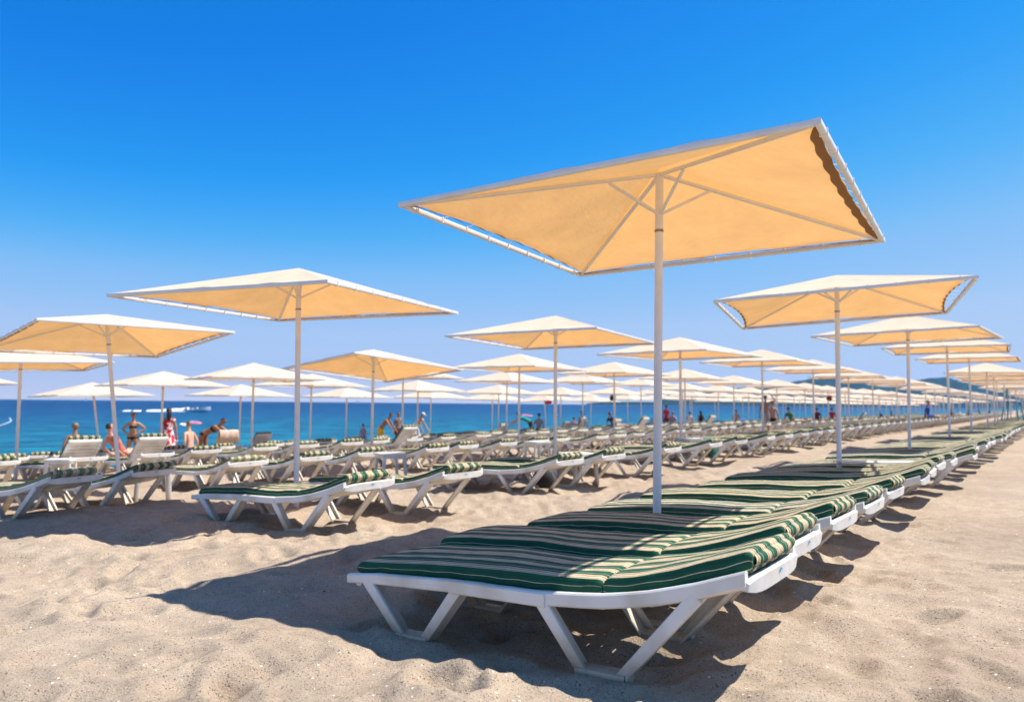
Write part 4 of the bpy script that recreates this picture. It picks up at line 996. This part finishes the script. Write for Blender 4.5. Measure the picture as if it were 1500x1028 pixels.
b = MB(); b.box((-2.75, 0, .5), (.35, .4, .7)); b.lathe((-2.75, 0, .85), [(.22, 0), (.24, .15), (.12, .3)], 10); b.build('outboard_motor', simple('black_motor', (.03, .03, .035), .3), boat)
bx_, by_ = spot(293, 176); boat.location = (bx_, by_, SEA+.15); boat.rotation_euler = (R(2), -R(5), R(4)); tag(boat, 'white speedboat running to the right with foam behind it', 'boat')
foam = simple('sea_foam', (.82, .84, .85), .9, .12, 3, .5)
b = MB(); nn = 60; vs = []
for i in range(nn+1):
    t = i/nn; x = bx_-2.2-15*t; wd = (.5+1.1*t)*(1-.4*t); hh = .7*math.exp(-t*2.2)+.12
    for k in range(7):
        a = k/6*2-1; vs.append((x, by_+a*wd*(1+.25*math.sin(i*1.9+k)) - .1*x*0, SEA+.02+hh*(1-a*a)*(1+.5*math.sin(i*2.3+k*1.7))))
b.add(vs, [(i*7+k, i*7+k+1, (i+1)*7+k+1, (i+1)*7+k) for i in range(nn) if not (38 < i < 43 or 50 < i < 53) for k in range(6)])
tag(b.build('wake', foam, None, angle=180), 'white foam wake trailing left behind the speedboat', 'foam', kind='stuff')
def ring(name, label, px, y, R_, r_, c, cat, stretch=1.0):
    b = MB(); vs = []; n1, n2 = 22, 10
    for i in range(n1):
        for j in range(n2):
            a = 2*math.pi*i/n1; c_ = 2*math.pi*j/n2; vs.append(((R_+r_*math.cos(c_))*math.cos(a)*stretch, (R_+r_*math.cos(c_))*math.sin(a), r_*math.sin(c_)))
    b.add(vs, [(i*n2+j, ((i+1) % n1)*n2+j, ((i+1) % n1)*n2+(j+1) % n2, i*n2+(j+1) % n2) for i in range(n1) for j in range(n2)])
    o = b.build(name, fab('vinyl_'+c, FC[c]), None, angle=180); x, y = spot(px, y); o.location = (x, y, SEA+r_*.4); o.rotation_euler = (R(12), R(4), R(20))
    return tag(o, label, cat)
ring('inflatable_ring', 'white inflatable ring floating beyond the bending woman', 272, 80, .28, .13, 'white', 'inflatable')
r_ = ring('inflatable_boat', 'pink and white inflatable floating left of the bending woman', 288, 86, .36, .16, 'pink', 'inflatable', 1.5)
b = MB(); b.lathe((0, 0, -.06), [(.3, 0), (.34, .03), (.3, .06)], 18, 0, Matrix.Diagonal(Vector((1.5, 1, 1)))); b.build('floor', fab('vinyl_white', FC['white']), r_)
r_ = ring('inflatable_boat', 'long pale pink inflatable far out above the turquoise shirt', 773, 158, .42, .18, 'pink', 'inflatable', 2.2)
b = MB(); b.lathe((0, 0, -.05), [(.34, 0), (.4, .04), (.34, .08)], 18, 0, Matrix.Diagonal(Vector((2.2, 1, 1)))); b.build('floor', fab('vinyl_white', FC['white']), r_)
root = empty('buoy_line'); bp0 = Vector((*spot(-14, 66), SEA)); bp1 = Vector((*spot(17, 104), SEA)); pts = []
for i in range(25):
    t = i/24; p = bp0.lerp(bp1, t) + Vector((1.0*math.sin(math.pi*t), 0, 0)); pts.append(p)
b = MB(); b.sweep([p + Vector((0, 0, .0)) for p in pts], rrect(.02, .02, .005, 1), (0, 0, 1)); b.build('rope', M['cord'], root)
for p in pts:
    b = MB(); b.ell(tuple(p + Vector((0, 0, .03))), (.1, .1, .085), 10); b.build('float', fab('float_blue_grey', (.4, .5, .62)), root)
tag(root, 'string of white floats marking the swimming area at the left edge', 'buoy line')
for px, y, s, lb in ((128, 1900, .8, 'tiny sailboat on the horizon at the far left'), (525, 2300, 1.0, 'tiny sailboat on the horizon left of the middle'), (806, 2500, .9, 'tiny sailboat on the horizon under the middle umbrellas')):
    root = empty('sailboat'); b = MB(); b.sweep([(-3.4, 0, .3), (-2, 0, .2), (1.5, 0, .2), (4, 0, .6)], rrect(1.6, .8, .2, 2), (0, 1, 0), scale=[.8, 1, .9, .1]); b.build('hull', hullm, root)
    b = MB(); b.tube((.5, 0, .4), (.5, 0, 9.6), .07, .05, 8); b.build('mast', M['paint'], root)
    b = MB(); b.add([(.4, 0, 1.1), (-3.2, .25, 1.2), (.4, 0, 9.3), (-1.2, .35, 4.6)], [(0, 1, 3), (0, 3, 2)]); b.build('mainsail', simple('sailcloth', (.8, .79, .76), .8), root)
    b = MB(); b.add([(.65, 0, 8.2), (3.7, 0, .9), (.8, .3, 1.1), (1.5, .3, 4)], [(0, 3, 1), (1, 3, 2), (0, 2, 3)]); b.build('jib', simple('sailcloth', (.8, .79, .76), .8), root)
    x, y = spot(px, y); root.location = (x, y, SEA); root.rotation_euler = (0, 0, R(25)); root.scale = (s, s, s); tag(root, lb, 'sailboat')

# ------------------------------------------------------------------ sea air that turns the far hills blue
m, nt, bs = mat('sea_air'); nt.nodes.remove(bs)
pv_ = nt.nodes.new('ShaderNodeVolumePrincipled'); pv_.inputs['Color'].default_value = (.16, .5, 1, 1); pv_.inputs['Density'].default_value = 3.6e-5; pv_.inputs['Anisotropy'].default_value = .2
nt.links.new(pv_.outputs[0], nt.nodes['Material Output'].inputs['Volume'])
b = MB(); b.box((0, 4600, 180), (18600, 9600, 480)); hz_ = b.build('haze', m, None, smooth=False); tag(hz_, 'thin blue sea air over the whole bay', 'haze', kind='stuff')
